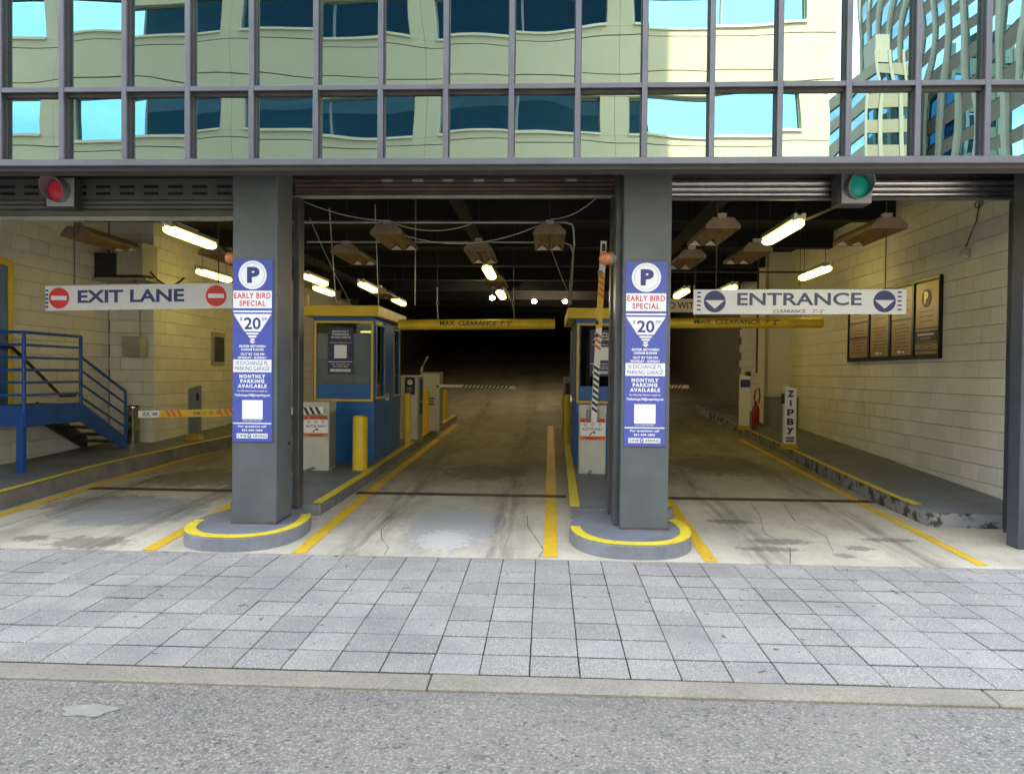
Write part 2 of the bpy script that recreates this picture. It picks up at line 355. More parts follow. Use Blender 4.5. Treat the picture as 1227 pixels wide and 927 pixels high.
def box(name, mat, parent, x0, x1, y0, y1, z0, z1, bevel=0):
    return MB().box(x0, x1, y0, y1, z0, z1).build(name, mat, parent, bevel)
def tube(name, mat, parent, pts, r, seg=8):
    return MB().tube(pts, r, seg).build(name, mat, parent, smooth=True)
def own(o, label, cat, group=None):
    """turn a single mesh in world coordinates into a thing with its origin at its base"""
    vs_ = o.data.vertices; c = Vector((sum(v.co.x for v in vs_) / len(vs_), sum(v.co.y for v in vs_) / len(vs_), min(v.co.z for v in vs_)))
    o.data.transform(Matrix.Translation(-c)); o.location = c
    return tag(o, label, cat, group)
def copy_tree(o, parent=None):
    c = o.copy(); COL.objects.link(c); c.parent = parent
    for ch in o.children: copy_tree(ch, c)
    return c
TXT = {}
def text(body, cx, cz, w_, h_, y, mat, parent, face='front', bold=.0, space=1.0, name='lettering', shear=0, curve_r=None, tilt=0, zc=0, xc=0):
    """flat print: lettering fitted into a w x h box centred on (cx, cz); face 'front' looks to -Y, 'west' looks to -X (cx is then the Y coordinate)"""
    key = (body, bold, space)
    if key not in TXT:
        cu = bpy.data.curves.new('lettering', 'FONT'); cu.body = body; cu.size = 1; cu.offset = bold; cu.space_character = space; cu.align_x = 'CENTER'; cu.resolution_u = 3
        cu.space_line = .92
        o = bpy.data.objects.new('lettering', cu); COL.objects.link(o); bpy.context.view_layer.update()
        me = bpy.data.meshes.new_from_object(o.evaluated_get(bpy.context.evaluated_depsgraph_get()))
        TXT[key] = ([v.co.copy() for v in me.vertices], [list(p.vertices) for p in me.polygons])
        bpy.data.objects.remove(o); bpy.data.curves.remove(cu); bpy.data.meshes.remove(me)
    vs_, fs_ = TXT[key]
    x0 = min(v.x for v in vs_); x1 = max(v.x for v in vs_); y0 = min(v.y for v in vs_); y1 = max(v.y for v in vs_)
    kx = (w_ / (x1 - x0)) if w_ else h_ / (y1 - y0); ky = h_ / (y1 - y0)
    out = []
    for v in vs_:
        a = (v.x - (x0 + x1) / 2) * kx; c_ = (v.y - (y0 + y1) / 2) * ky
        if face == 'front': p = Vector((cx + a, y, cz + c_))
        else: p = Vector((y, cx - a, cz + c_))
        if face == 'front' and tilt: p.z += (p.x - xc) * tilt
        out.append(p)
    off = wloc(parent) if parent is not None else Vector((0, 0, 0))
    me = bpy.data.meshes.new(name); me.from_pydata([p - off for p in out], [], fs_); me.materials.append(MATS[mat])
    return link(name, me, parent)
def rect(name, mat, parent, x0, x1, z0, z1, y, t_=.002):
    return box(name, mat, parent, x0, x1, y - t_, y, z0, z1)
def disc(name, mat, parent, cx, cz, r, y, t_=.002, seg=32):
    return MB().lathe([(0, r), (t_, r)], (cx, y, cz), (0, -1, 0), seg).build(name, mat, parent)
def poly(name, mat, parent, pts, y, t_=.002):
    return MB().ext([(x, y, z) for x, z in pts], (0, -t_, 0)).build(name, mat, parent)
def zf(Y):
    """height of the paving and of the garage floor"""
    if Y < 2.52: return .0263 * Y
    if Y < 16: return .0663 + .035 * (Y - 2.52)
    return .0663 + .035 * 13.48 + .11 * (Y - 16)
def slab(mb, pts, d0, d1):
    """polygon (x, y) standing on the sloping floor from d0 to d1 above it"""
    n = len(pts)
    return mb.add([(x, y, zf(y) + d0) for x, y in pts] + [(x, y, zf(y) + d1) for x, y in pts],
                  [list(range(n))[::-1], list(range(n, 2 * n))] + [(i, (i + 1) % n, n + (i + 1) % n, n + i) for i in range(n)])

# ================================================================== the ground
own_ = MB().add([(-600, -600, -.10), (600, -600, -.10), (600, 600, -.10), (-600, 600, -.10)], [(0, 1, 2, 3)]).build('ground', 'ground_far'); tag(own_, kind='structure')
road = MB().add([(-300, -13.6, -.03), (300, -13.6, -.03), (300, -.18, -.03), (-300, -.18, -.03)], [(0, 1, 2, 3)]).build('road', 'asphalt'); tag(road, kind='structure')
pp = [(-2.34 + .135 * math.cos(a) * (1 + .16 * math.sin(3 * a) + .1 * math.sin(7 * a)), -.555 + .085 * math.sin(a) * (1 + .2 * math.cos(2 * a) + .1 * math.sin(5 * a)), -.0262) for a in [i * math.pi / 18 for i in range(36)]]
MB().add(pp, [list(range(36))]).build('cement_patch', 'asphalt_patch', road)
op = MB().box(-60, 60, -17.6, -13.6, -.09, .10).build('opposite_pavement', 'kerb_concrete', None, .02); tag(op, kind='structure')

kerb = bpy.data.objects.new('kerb', None); COL.objects.link(kerb); tag(kerb, kind='structure')
ks = [-40, -10, -7, -3.85, -.58, 2.6, 5.7, 9, 40]
for a, b_ in zip(ks, ks[1:]):
    dz = random.uniform(-.003, .003)
    MB().add([(a + .004, -.195, -.08), (b_ - .004, -.195, -.08), (b_ - .004, -.007, -.08), (a + .004, -.007, -.08),
              (a + .004, -.195, -.008 + dz), (b_ - .004, -.195, -.008 + dz), (b_ - .004, -.007, .0 + dz), (a + .004, -.007, .0 + dz)],
             [(0, 3, 2, 1), (4, 5, 6, 7), (0, 1, 5, 4), (1, 2, 6, 5), (2, 3, 7, 6), (3, 0, 4, 7)]).build('kerbstone', 'kerb_concrete', kerb, .008)

# pavement: one paver of each kind, copied over the visible area
walk = MB().add([(-40, 0, -.007), (40, 0, -.007), (40, 2.53, zf(2.52) - .007), (-40, 2.53, zf(2.52) - .007)], [(0, 1, 2, 3)]).build('sidewalk', 'paver_joint'); tag(walk, kind='structure')
pm = []
for k in range(4):
    g = .0050 + .0012 * k
    pm.append(MB().box(g * .6, .3 - g * .5, g * 1.5, .3 - g * 1.5, -.05, 0).mesh('paver', 'paver_granite', (0, 0, 0), .003))
pm_last = MB().box(.004, .296, .003, .118, -.05, 0).mesh('paver', 'paver_granite', (0, 0, 0), .003)
rest = MB()
for r_ in range(9):
    Y = r_ * .3; xl = -3.35 - .24 * r_; xr = 3.15 + .21 * r_
    for j in range(-50, 40):
        X = j * .3
        if r_ == 8:
            if xl <= X + .3 and X <= xr: o = link('paver', pm_last, walk, (X, Y, zf(Y) + random.uniform(-.002, .002)))
            else: rest.box(X + .004, X + .296, Y + .004, Y + .118, zf(Y) - .05, zf(Y)); continue
        elif xl <= X + .3 and X <= xr: o = link('paver', random.choice(pm), walk, (X, Y, zf(Y) + random.uniform(-.0025, .0025)))
        else: rest.box(X + .004, X + .296, Y + .004, Y + .296, zf(Y) - .05, zf(Y) + .003); continue
        o.rotation_euler = (.0263 + random.uniform(-.004, .004), random.uniform(-.004, .004), random.uniform(-.004, .004))
tag(rest.build('paver_field', 'paver_granite', walk), kind='stuff')

# garage floor and its paint, joints and drains
ys = [2.53, 4, 6, 8, 10, 12, 14, 15, 16, 17, 18, 20, 25, 30, 36, 45.8]
mb = MB(); vs_ = [(x, y, zf(y)) for y in ys for x in (-8.2, 6.25)]
mb.add(vs_, [(2 * i, 2 * i + 1, 2 * i + 3, 2 * i + 2) for i in range(len(ys) - 1)])
mb.add([(-8.2, 2.53, -.05), (6.25, 2.53, -.05), (6.25, 2.53, zf(2.53)), (-8.2, 2.53, zf(2.53))], [(0, 1, 2, 3)])
floor = mb.build('garage_floor', 'slab_concrete'); tag(floor, kind='structure')
apron = MB().add([(-40, 2.535, .05), (-8.2, 2.535, .05), (-8.2, 3.2, .06), (-40, 3.2, .06)], [(0, 1, 2, 3)]).add([(6.25, 2.535, .05), (40, 2.535, .05), (40, 3.2, .06), (6.25, 3.2, .06)], [(0, 1, 2, 3)]).build('apron', 'slab_concrete'); tag(apron, kind='structure')
def line(xs, w_, lab):
    mb = MB()
    for (xa, ya), (xb, yb) in zip(xs, xs[1:]):
        mb.add([(xa - w_ / 2, ya, zf(ya) + .004), (xa + w_ / 2, ya, zf(ya) + .004), (xb + w_ / 2, yb, zf(yb) + .004), (xb - w_ / 2, yb, zf(yb) + .004)], [(0, 1, 2, 3)])
    o = mb.build('lane_marking', 'lane_yellow', floor); o['label'] = lab
line([(-3.70, 2.54), (-3.76, 4.1), (-3.74, 9), (-3.7, 13.5)], .13, 'yellow line along the right side of the exit lane')
line([(-6.14, 3.2), (-6.16, 6), (-6.05, 10), (-5.7, 13)], .13, 'yellow line along the left walkway kerb')
line([(-2.25, 2.54), (-2.28, 6), (-2.22, 10.8), (-2.2, 14.5)], .13, 'yellow line on the left of the middle lane')
line([(.135, 2.6), (.16, 6), (.19, 14.4)], .14, 'yellow line on the right of the middle lane')
line([(1.62, 2.56), (1.67, 5.2), (1.7, 12)], .12, 'yellow line on the left of the entrance lane')
line([(4.10, 2.62), (4.12, 5), (4.2, 8), (4.3, 12)], .10, 'yellow line along the right walkway kerb')
for xa, xb in ((-6.1, -3.66), (-2.44, .36), (1.58, 4.32)):
    d = MB().box(xa, xb, 5.40, 5.58, zf(5.5) + .001, zf(5.5) + .006).build('drain_channel', 'drain_rust', floor)
    mb = MB(); x = xa + .02
    while x < xb - .02: mb.box(x, x + .018, 5.42, 5.56, zf(5.5) + .0062, zf(5.5) + .009); x += .045
    mb.build('drain_bar', 'steel_dark', d)
def crack(pts, w_=.008):
    mb = MB(); n = len(pts)
    P = [(x + random.uniform(-.015, .015), y) for x, y in pts]
    for (xa, ya), (xb, yb) in zip(P, P[1:]):
        for k in range(3):
            t0, t1 = k / 3, (k + 1) / 3
            A = (xa + (xb - xa) * t0, ya + (yb - ya) * t0); B = (xa + (xb - xa) * t1, ya + (yb - ya) * t1)
            ww = w_ * random.uniform(.5, 1.2)
            mb.add([(A[0] - ww / 2, A[1], zf(A[1]) + .003), (A[0] + ww / 2, A[1], zf(A[1]) + .003), (B[0] + ww / 2, B[1] + .002, zf(B[1]) + .003), (B[0] - ww / 2, B[1] + .002, zf(B[1]) + .003)], [(0, 1, 2, 3)])
    mb.build('crack', 'crack_dark', floor)
crack([(-1.42, 2.54), (-1.44, 2.8), (-1.58, 3.15), (-1.68, 3.5), (-1.66, 3.9), (-1.6, 4.4)])
crack([(.04, 2.6), (.06, 2.85), (0., 3.3), (-.1, 3.8), (-.12, 4.3)])
crack([(2.35, 2.56), (2.5, 3.1), (2.42, 3.7), (2.6, 4.5), (2.72, 5.3)]); crack([(2.9, 3.0), (3.05, 3.6), (2.95, 4.3), (3.1, 5.2)])
crack([(-5.2, 2.9), (-4.7, 3.5), (-4.45, 4.1), (-4.3, 4.9)], .011); crack([(-6.0, 3.3), (-5.3, 3.55), (-4.6, 4.05), (-4.1, 4.5)], .01)
# ------------------------------------------------------------------ raised kerbs and islands
def raised(name, pts, h, edge, label, face='kerb_scuffed'):
    """concrete platform; edge = polyline that carries the yellow strip"""
    o = slab(MB(), pts, -.05, h).build(name, face, None, .012); tag(o, kind='structure'); o['label'] = label
    top = slab(MB(), [(x, y) for x, y in pts], h + .001, h + .005).build('walking_surface', 'island_grey', o)
    mb = MB()
    for (xa, ya), (xb, yb) in zip(edge, edge[1:]):
        d = Vector((xb - xa, yb - ya, 0)).normalized(); nrm = Vector((-d.y, d.x, 0)) * .11
        P = [(xa, ya), (xb, yb), (xb + nrm.x, yb + nrm.y), (xa + nrm.x, ya + nrm.y)]
        mb.add([(x, y, zf(y) + h + .009) for x, y in P], [(0, 1, 2, 3)])
        q = [(xa - d.y * -0 , ya), (xb, yb)]
    mb.build('edge_stripe', 'kerb_yellow', o)
    return o
raised('left_walkway', [(-7.8, 3.95), (-6.30, 3.95), (-6.34, 6.2), (-6.1, 8.6), (-5.75, 10.8), (-5.3, 13.5), (-5.2, 16), (-7.8, 16)], .21,
       [(-6.30, 3.96), (-6.34, 6.2), (-6.1, 8.6), (-5.75, 10.8), (-5.3, 13.5)], 'raised grey walkway with yellow edge beside the blue stairs')
raised('right_walkway', [(4.36, 4.12), (5.62, 4.05), (5.62, 18), (4.5, 18), (4.6, 14.5), (4.52, 10.3), (4.38, 7), (4.34, 5.2)], .165,
       [(4.6, 14.5), (4.52, 10.3), (4.38, 7), (4.345, 5.2), (4.36, 4.5)][::1], 'raised grey walkway with chipped kerb along the right block wall', 'kerb_face')
raised('booth_island', [(-3.58, 4.12), (-2.52, 4.12), (-2.46, 6), (-2.42, 11), (-2.32, 15.6), (-3.5, 15.6)], .13,
       [(-2.52, 4.16), (-2.46, 6), (-2.42, 11), (-2.32, 15.5)], 'grey kerbed island under the left booth')
raised('booth_island', [(.38, 4.2), (1.54, 4.2), (1.5, 15.6), (.5, 15.6)], .13, [(.49, 15.5), (.37, 4.22)][::1], 'grey kerbed island under the right booth')
stp = MB().add([(1.46, 4.3, zf(4.3) + .139), (1.54, 4.3, zf(4.3) + .139), (1.5, 12, zf(12) + .139), (1.42, 12, zf(12) + .139)], [(0, 1, 2, 3)]).build('edge_stripe', 'kerb_yellow', bpy.data.objects['booth_island.001'])
stp = MB().add([(-3.58, 4.2, zf(4.2) + .139), (-3.5, 4.2, zf(4.2) + .139), (-3.44, 12, zf(12) + .139), (-3.52, 12, zf(12) + .139)], [(0, 1, 2, 3)]).build('edge_stripe', 'kerb_yellow', bpy.data.objects['booth_island'])

def pillar_island(cx, hw, yf, yb, label):
    pts = []
    for i in range(25):
        a = math.pi + math.pi * i / 24
        pts.append((cx + hw * math.copysign(abs(math.cos(a)) ** .8, math.cos(a)), yf + .72 + .72 * math.copysign(abs(math.sin(a)) ** .9, math.sin(a))))
    for i in range(1, 12):
        a = math.pi * i / 12
        pts.append((cx + hw * math.copysign(abs(math.cos(a)) ** .8, math.cos(a)), yf + .72 + (yb - yf - .72) * math.sin(a)))
    h = .135; o = slab(MB(), pts, -.05, h).build('pillar_island', 'island_grey', None, .01); tag(o, kind='structure'); o['label'] = label
    mb = MB(); arc = pts[:27]
    for (xa, ya), (xb, yb_) in zip(arc, arc[1:]):
        ia = (cx + (xa - cx) * .82, yf + .74 + (ya - yf - .74) * .82); ib = (cx + (xb - cx) * .82, yf + .74 + (yb_ - yf - .74) * .82)
        oa = (cx + (xa - cx) * .992, ya + .004); ob = (cx + (xb - cx) * .992, yb_ + .004)
        mb.add([(x, y, zf(y) + h + .004) for x, y in (oa, ob, ib, ia)], [(0, 1, 2, 3)])
    mb.build('edge_stripe', 'kerb_yellow', o); return o
pillar_island(-2.99, .59, 2.535, 4.0, 'rounded grey island with yellow rim under the left pillar')
pillar_island(.945, .61, 2.56, 4.1, 'rounded grey island with yellow rim under the right pillar')

# ================================================================== the garage building
bld = thing('garage_building', (-10, 2.56, 0), 'dark glass office block with grey mullions over the garage openings', 'building')
MX0, MSP = -4.4878, .6004
cols = [MX0 + MSP * i for i in range(-5, 19)]
ZB0, ZB1, ZM0, ZM1, ZT = 3.683, 3.744, 4.367, 4.413, 6.3
# vertical mullions: narrow nose in front of a wider frame
for x in cols:
    m_ = MB().box(x, x + .046, 2.41, 2.432, ZB1 + .001, ZT).build('mullion', 'facade_metal', bld, .003)
    MB().box(x + .003, x + .043, 2.4321, 2.462, ZB1 + .001, ZT).box(x - .008, x + .055, 2.4621, 2.515, ZB1 + .001, ZT).build('mullion_frame', 'mullion_dark', m_)
XA, XB = cols[0], 6.3
r_ = MB().box(XA, XB, 2.405, 2.62, ZB0, ZB1).build('bottom_rail', 'facade_metal', bld, .004)
MB().box(XA, XB, 2.46, 2.64, ZB0 - .035, ZB0 - .001).build('drip_edge', 'mullion_dark', r_)
for x, x2 in zip(cols, cols[1:]):
    m_ = MB().box(x + .047, x2 - .001, 2.413, 2.435, ZM0, ZM1).build('transom', 'facade_metal', bld, .003)
    MB().box(x + .056, x2 - .009, 2.4351, 2.514, ZM0 + .003, ZM1 - .002).box(x + .0565, x2 - .0095, 2.4625, 2.513, ZM0 - .03, ZM0 + .0025).build('transom_frame', 'mullion_dark', m_)
def pane(x0, x1, z0, z1):
    cx, cz = (x0 + x1) / 2, (z0 + z1) / 2
    me = MB().box(x0 - cx, x1 - cx, 0, .012, z0 - cz, z1 - cz).mesh('pane', 'facade_glass')
    o = link('pane', me, bld, Vector((cx, 2.490, cz)) - wloc(bld)); o.rotation_euler = (random.gauss(0, .0016), 0, random.gauss(0, .0022)); return o
for x, x2 in zip(cols, cols[1:]):
    pane(x + .03, x2 + .02, ZB1 - .02, ZM0 + .02); pane(x + .03, x2 + .02, ZM1 - .02, ZT)
box('upper_floors', 'upper_cladding', bld, -26, 6.3, 2.60, 40, 4.75, 62)
mb = MB()
for k in range(14): mb.box(-26, 6.3, 2.52, 2.6, 6.3 + 4 * k, 7.2 + 4 * k)
mb.build('floor_band', 'facade_metal', bld)
mb = MB()
for k in range(13): mb.box(-26, 6.3, 2.545, 2.598, 7.2 + 4 * k, 10.3 + 4 * k)
mb.build('upper_glass', 'upper_dark_glass', bld)
box('left_storey', 'upper_cladding', bld, -26, cols[0] - .01, 2.50, 2.598, 0, 6.29)
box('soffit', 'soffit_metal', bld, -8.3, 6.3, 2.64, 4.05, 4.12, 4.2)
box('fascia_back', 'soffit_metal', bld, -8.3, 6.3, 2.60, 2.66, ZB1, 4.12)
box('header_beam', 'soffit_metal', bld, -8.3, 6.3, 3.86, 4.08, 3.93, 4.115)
# columns
def pillar(x0, x1, y0, y1, zb, mat, lab):
    o = box('pillar', mat, bld, x0, x1, y0, y1, zb, 4.118, .008); o['label'] = lab
    return o
p1 = pillar(-3.125, -2.665, 3.10, 3.56, zf(3.1) + .13, 'pillar_paint', 'grey painted pillar between exit lane and middle lane')
p2 = pillar(.842, 1.318, 3.18, 3.62, zf(3.2) + .13, 'pillar_paint', 'grey painted pillar between middle lane and entrance')
for pl, x0, x1, y0, y1 in ((p1, -3.125, -2.665, 3.10, 3.56), (p2, .842, 1.318, 3.18, 3.62)):
    z0 = zf(3.1) + .134
    mb = MB().box(x0 - .006, x1 + .006, y0 - .006, y1, z0, z0 + .028)
    mb.build('rusted_foot', 'rust_metal', pl)
    tube('hinge_bolt', 'guide_steel', pl, [(x1, y1 - .1, z0 + .8), (x1 + .02, y1 - .1, z0 + .8)], .02)
box('side_channel', 'guide_steel', p2, .782, .8415, 3.34, 3.6, zf(3.3) + .136, 4.1, .004)
p3 = pillar(4.775, 6.3, 3.22, 3.42, 0.02, 'jamb_paint', 'dark blue grey pillar at the right end')
box('column_core', 'jamb_paint', p3, 5.06, 6.3, 3.421, 3.955, .02, 4.118)
box('door_stop', 'guide_steel', p3, 4.81, 4.88, 3.4205, 3.46, .08, 4.1)
box('pillar', 'jamb_paint', bld, -8.6, -7.9, 3.1, 3.9, 0, 4.118)
# ceiling of the garage
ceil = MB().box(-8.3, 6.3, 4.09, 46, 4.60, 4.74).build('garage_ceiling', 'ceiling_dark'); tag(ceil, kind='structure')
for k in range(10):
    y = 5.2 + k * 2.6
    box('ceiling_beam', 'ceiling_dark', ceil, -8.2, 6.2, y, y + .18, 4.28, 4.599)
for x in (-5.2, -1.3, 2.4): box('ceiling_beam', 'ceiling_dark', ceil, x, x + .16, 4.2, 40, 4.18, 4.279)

# ------------------------------------------------------------------ block walls
BH, BL = .22, .405
bm_full = MB().box(-.03, 0, .003, BL - .003, .003, BH - .003).mesh('block', 'block_paint', (0, 0, 0), .004)
bm_fw = MB().box(0, .03, .003, BL - .003, .003, BH - .003).mesh('block', 'block_paint', (0, 0, 0), .004)
bm_fr = MB().box(.003, BL - .003, -.03, 0, .003, BH - .003).mesh('block', 'block_paint', (0, 0, 0), .004)
Z0 = 1.79 - BH * 9
def courses(z1): 
    k = 0
    while Z0 + k * BH < z1: yield k, Z0 + k * BH; k += 1
rw = thing('block_wall', (5.62, 4.0, 0), 'cream painted block wall beside the entrance lane', 'wall')
box('backing', 'mortar', rw, 5.628, 6.28, 3.96, 46, 0, 4.7)
rest = MB(); cnt = 0
for k, z in courses(4.5):
    y = 3.97 - (BL / 2 if k % 2 else 0)
    while y < 17:
        near = y + BL < 10.6 and z > .1 and z < 3.8
        if near: link('block', bm_full, rw, Vector((5.622 + random.uniform(0, .003), y, z)) - rw.location); cnt += 1
        else: rest.box(5.594, 5.62, max(y + .003, 3.97), y + BL - .003, z + .003, z + BH - .003)
        y += BL
tag(rest.build('block_courses', 'block_paint', rw), kind='stuff')
lw = thing('block_wall', (-7.75, 4.0, 0), 'cream painted block wall behind the blue stairs', 'wall')
box('backing', 'mortar', lw, -8.3, -7.788, 3.9, 46, 0, 4.7)
box('backing', 'mortar', lw, -7.787, -6.968, 8.688, 46, 0, 4.7)
rest = MB()
for k, z in courses(4.5):
    y = 4.0 - (BL / 2 if k % 2 else 0)
    while y < 8.62:
        ll = min(BL, 8.655 - y)
        if ll < .1: break
        if 6.2 < y < 8.62 and .1 < z < 3.7 and ll > BL - .01: link('block', bm_fw, lw, Vector((-7.787 + random.uniform(0, .003), y, z)) - lw.location)
        else: rest.box(-7.786, -7.757, y + .003, y + ll - .003, z + .003, z + BH - .003)
        y += BL
    x = -7.75 - (BL / 2 if k % 2 else 0) + .01
    while x < -6.97:
        xe = min(x + BL, -6.94)
        if x > -7.76 and xe - x > BL - .01 and .1 < z < 3.7: link('block', bm_fr, lw, Vector((x, 8.687, z)) - lw.location)
        elif xe - x > .02: rest.box(max(x, -7.75) + .003, xe - .003, 8.657, 8.687, z + .003, z + BH - .003)
        x += BL
    y = 8.69 - (BL / 2 if k % 2 else 0)
    while y < 22:
        if 8.68 <= y < 11.2 and .2 < z < 3.7: link('block', bm_fw, lw, Vector((-6.967 + random.uniform(0, .003), y, z)) - lw.location)
        else: rest.box(-6.966, -6.937, max(y + .003, 8.66), y + BL - .003, z + .003, z + BH - .003)
        y += BL
tag(rest.build('block_courses', 'block_paint', lw), kind='stuff')
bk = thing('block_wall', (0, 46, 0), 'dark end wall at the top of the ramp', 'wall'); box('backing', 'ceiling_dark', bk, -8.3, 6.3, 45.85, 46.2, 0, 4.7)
pil = thing('wall_pilaster', (5.3, 12.9, .5), 'pale painted pilaster on the right wall behind the grey cabinet', 'pilaster')
mb = MB()
box('core', 'block_paint', pil, 5.05, 5.62, 12.9, 13.5, .3, 4.6, .006)
box('corner_trim', 'box_cream', pil, 5.03, 5.10, 12.87, 12.899, .5, 4.6)

# ================================================================== roller shutters
def shutter(x0, x1, y, z0, z1, style, label):
    o = thing('roller_shutter', ((x0 + x1) / 2, y, z0), label, 'shutter')
    if style == 'slots':
        box('hood', 'shutter_grey', o, x0, x1, y, y + .06, z0 + .24, z1, .004)
        k = 0; x = x1 - .12
        while x - .17 > x0:
            for zz in (z1 - .11, z1 - .185): box('slot', 'black_gap', o, x - .17, x, y - .003, y + .004, zz, zz + .032)
            x -= .278
        for i in range(3): MB().lathe([(0, .035), (x1 - x0, .035)], (x0, y + .04, z0 + .105 + i * .055), (1, 0, 0), 10).build('slat', 'shutter_grey', o, smooth=True)
        box('bottom_bar', 'shutter_bar', o, x0, x1, y - .02, y + .06, z0, z0 + .045, .006)
        box('angle_strip', 'shutter_grey', o, x0, x1, y - .006, y + .02, z0 + .047, z0 + .115, .004)
    elif style == 'rust':
        box('hood', 'rust_metal', o, x0, x1, y + .02, y + .10, z0 + .03, z1, .004)
        for i in range(4): MB().lathe([(0, .03), (x1 - x0, .03)], (x0, y + .04, z0 + .06 + i * .048), (1, 0, 0), 10).build('slat', 'rust_metal', o, smooth=True)
        x = x0 + .3
        while x < x1 - .3: box('bracket_plate', 'shutter_bar' if int(x * 10) % 3 else 'rust_metal', o, x, x + .12, y - .01, y + .02, z1 - .075, z1 - .03, .003); x += .34
        box('bottom_bar', 'shutter_bar', o, x0, x1, y - .02, y + .05, z0, z0 + .028, .005)
    else:
        for i in range(3): MB().lathe([(0, .036), (x1 - x0, .036)], (x0, y + .03, z0 + .07 + i * .06), (1, 0, 0), 14).build('slat', 'shutter_silver', o, smooth=True)
        box('hood', 'shutter_grey', o, x0, x1, y + .04, y + .1, z0 + .02, z1, .004)
        box('bottom_bar', 'shutter_grey', o, x0, x1, y - .015, y + .04, z0, z0 + .03, .005)
    for xs, nm in ((x0, 1), (x1, -1)):
        if -7 < xs < 5.2: box('guide_rail', 'guide_steel', o, min(xs, xs + .07 * nm) - (.0 if nm > 0 else 0), max(xs, xs + .07 * nm), y - .05, y + .12, zf(4.1) + .02, z0 - .002, .004)
    return o
shutter(-7.9, -3.06, 3.85, 3.47, 3.94, 'slots', 'grey slotted roller shutter hood over the exit lane')
shutter(-2.75, .84, 3.88, 3.725, 3.98, 'rust', 'rusty rolled up shutter over the middle lane')
shutter(1.30, 5.13, 3.85, 3.69, 3.93, 'silver', 'shiny silver rolled up shutter over the entrance lane')

# ================================================================== fixtures on the ceiling
def high_bay(x, y, z, label, L=1.2, W=.40):
    o = thing('ceiling_light', (x, y, z), label, 'ceiling light', 'unlit brown ceiling lights')
    h = .13; a = W / 2; 
    prof = [(-a, .0), (-a, .045), (-a * .6, h), (a * .6, h), (a, .045), (a, .0)]
    for yy in (y, y + L - .012): MB().ext([(x + px, yy, z + pz) for px, pz in prof], (0, .012, 0)).build('end_cap', 'fixture_cap', o)
    mb = MB()
    for (ax_, az), (bx, bz) in zip(prof, prof[1:]):
        mb.add([(x + ax_, y + .012, z + az), (x + bx, y + .012, z + bz), (x + bx, y + L - .012, z + bz), (x + ax_, y + L - .012, z + az)], [(0, 1, 2, 3)])
    mb.build('housing', 'fixture_cap', o)
    for s_ in (-1, 1):
        cx = x + s_ * a * .5
        MB().add([(cx - a * .48, y + .02, z + .002), (cx - a * .15, y + .02, z + .07), (cx + a * .15, y + .02, z + .07), (cx + a * .48, y + .02, z + .002),
                  (cx - a * .48, y + L - .02, z + .002), (cx - a * .15, y + L - .02, z + .07), (cx + a * .15, y + L - .02, z + .07), (cx + a * .48, y + L - .02, z + .002)],
                 [(0, 1, 5, 4), (1, 2, 6, 5), (2, 3, 7, 6)]).build('reflector', 'fixture_reflector', o)
        MB().ext([(cx - a * .36, y + L - .05, z + .002), (cx, y + L - .05, z + .065), (cx + a * .36, y + L - .05, z + .002)], (0, .02, 0)).build('lamp_holder', 'bulb_off', o)
    box('junction_box', 'conduit_steel', o, x - .05, x + .05, y + .05, y + .13, z + h, z + h + .06)
    tube('hanger', 'cable_black', o, [(x, y + .09, z + h + .06), (x, y + .09, 4.6)], .006, 5)
    return o
FZ = 3.50
for x, y, lab in ((-1.93, 4.85, 'unlit brown ceiling light left of the middle lane centre'), (.10, 4.85, 'unlit brown ceiling light seen end on beside the upright gate arm'),
                  (-.90, 6.1, 'unlit brown ceiling light above the middle lane just before a lit tube'), (-2.85, 6.3, 'unlit brown ceiling light right above the left booth'),
                  (2.12, 4.45, 'unlit brown ceiling light nearest the right pillar over the entrance lane'), (4.02, 4.45, 'unlit brown ceiling light right of the green signal'),
                  (2.98, 6.1, 'unlit brown ceiling light just behind the lit tube over the entrance lane'), (-6.0, 5.0, 'large unlit brown ceiling light at far left below the red signal'),
                  (-4.88, 6.45, 'unlit brown ceiling light just behind the lit tube over the exit lane'), (2.2, 6.7, 'unlit brown ceiling light hidden partly behind the right pillar'),
                  (-.92, 9.6, 'unlit brown ceiling light deep in the middle lane between two lit tubes'), (-3.6, 11.8, 'unlit brown ceiling light deep behind the left booth roof')):
    high_bay(x, y, FZ, lab)
def lit_tube(x, y, z, label, L=1.3, W=.17):
    o = thing('lit_tube_light', (x, y, z), label, 'ceiling light', 'lit yellow tube lights')
    r = W / 2
    prof = [(0, r * .55), (.05, r * .85), (.12, r), (L - .12, r), (L - .05, r * .85), (L, r * .55)]
    me = MB().lathe(prof, (x, y, z), (0, 1, 0), 16)
    for v in me.v: v.z = z + (v.z - z) * .62
    me.build('diffuser', 'tube_lit', o, smooth=True)
    box('channel', 'cabinet_side', o, x - r * .9, x + r * .9, y + .02, y + L - .02, z + r * .50, z + r * .50 + .05, .004)
    for s_ in (-1, 1): box('clip', 'cabinet_white', o, x + s_ * r * .55 - .02, x + s_ * r * .55 + .02, y - .004, y + .06, z + r * .3, z + r * .5 + .06)
    for yy in (y + .15, y + L - .15): tube('hanger', 'cable_black', o, [(x, yy, z + r * .5 + .05), (x, yy, 4.6)], .005, 5)
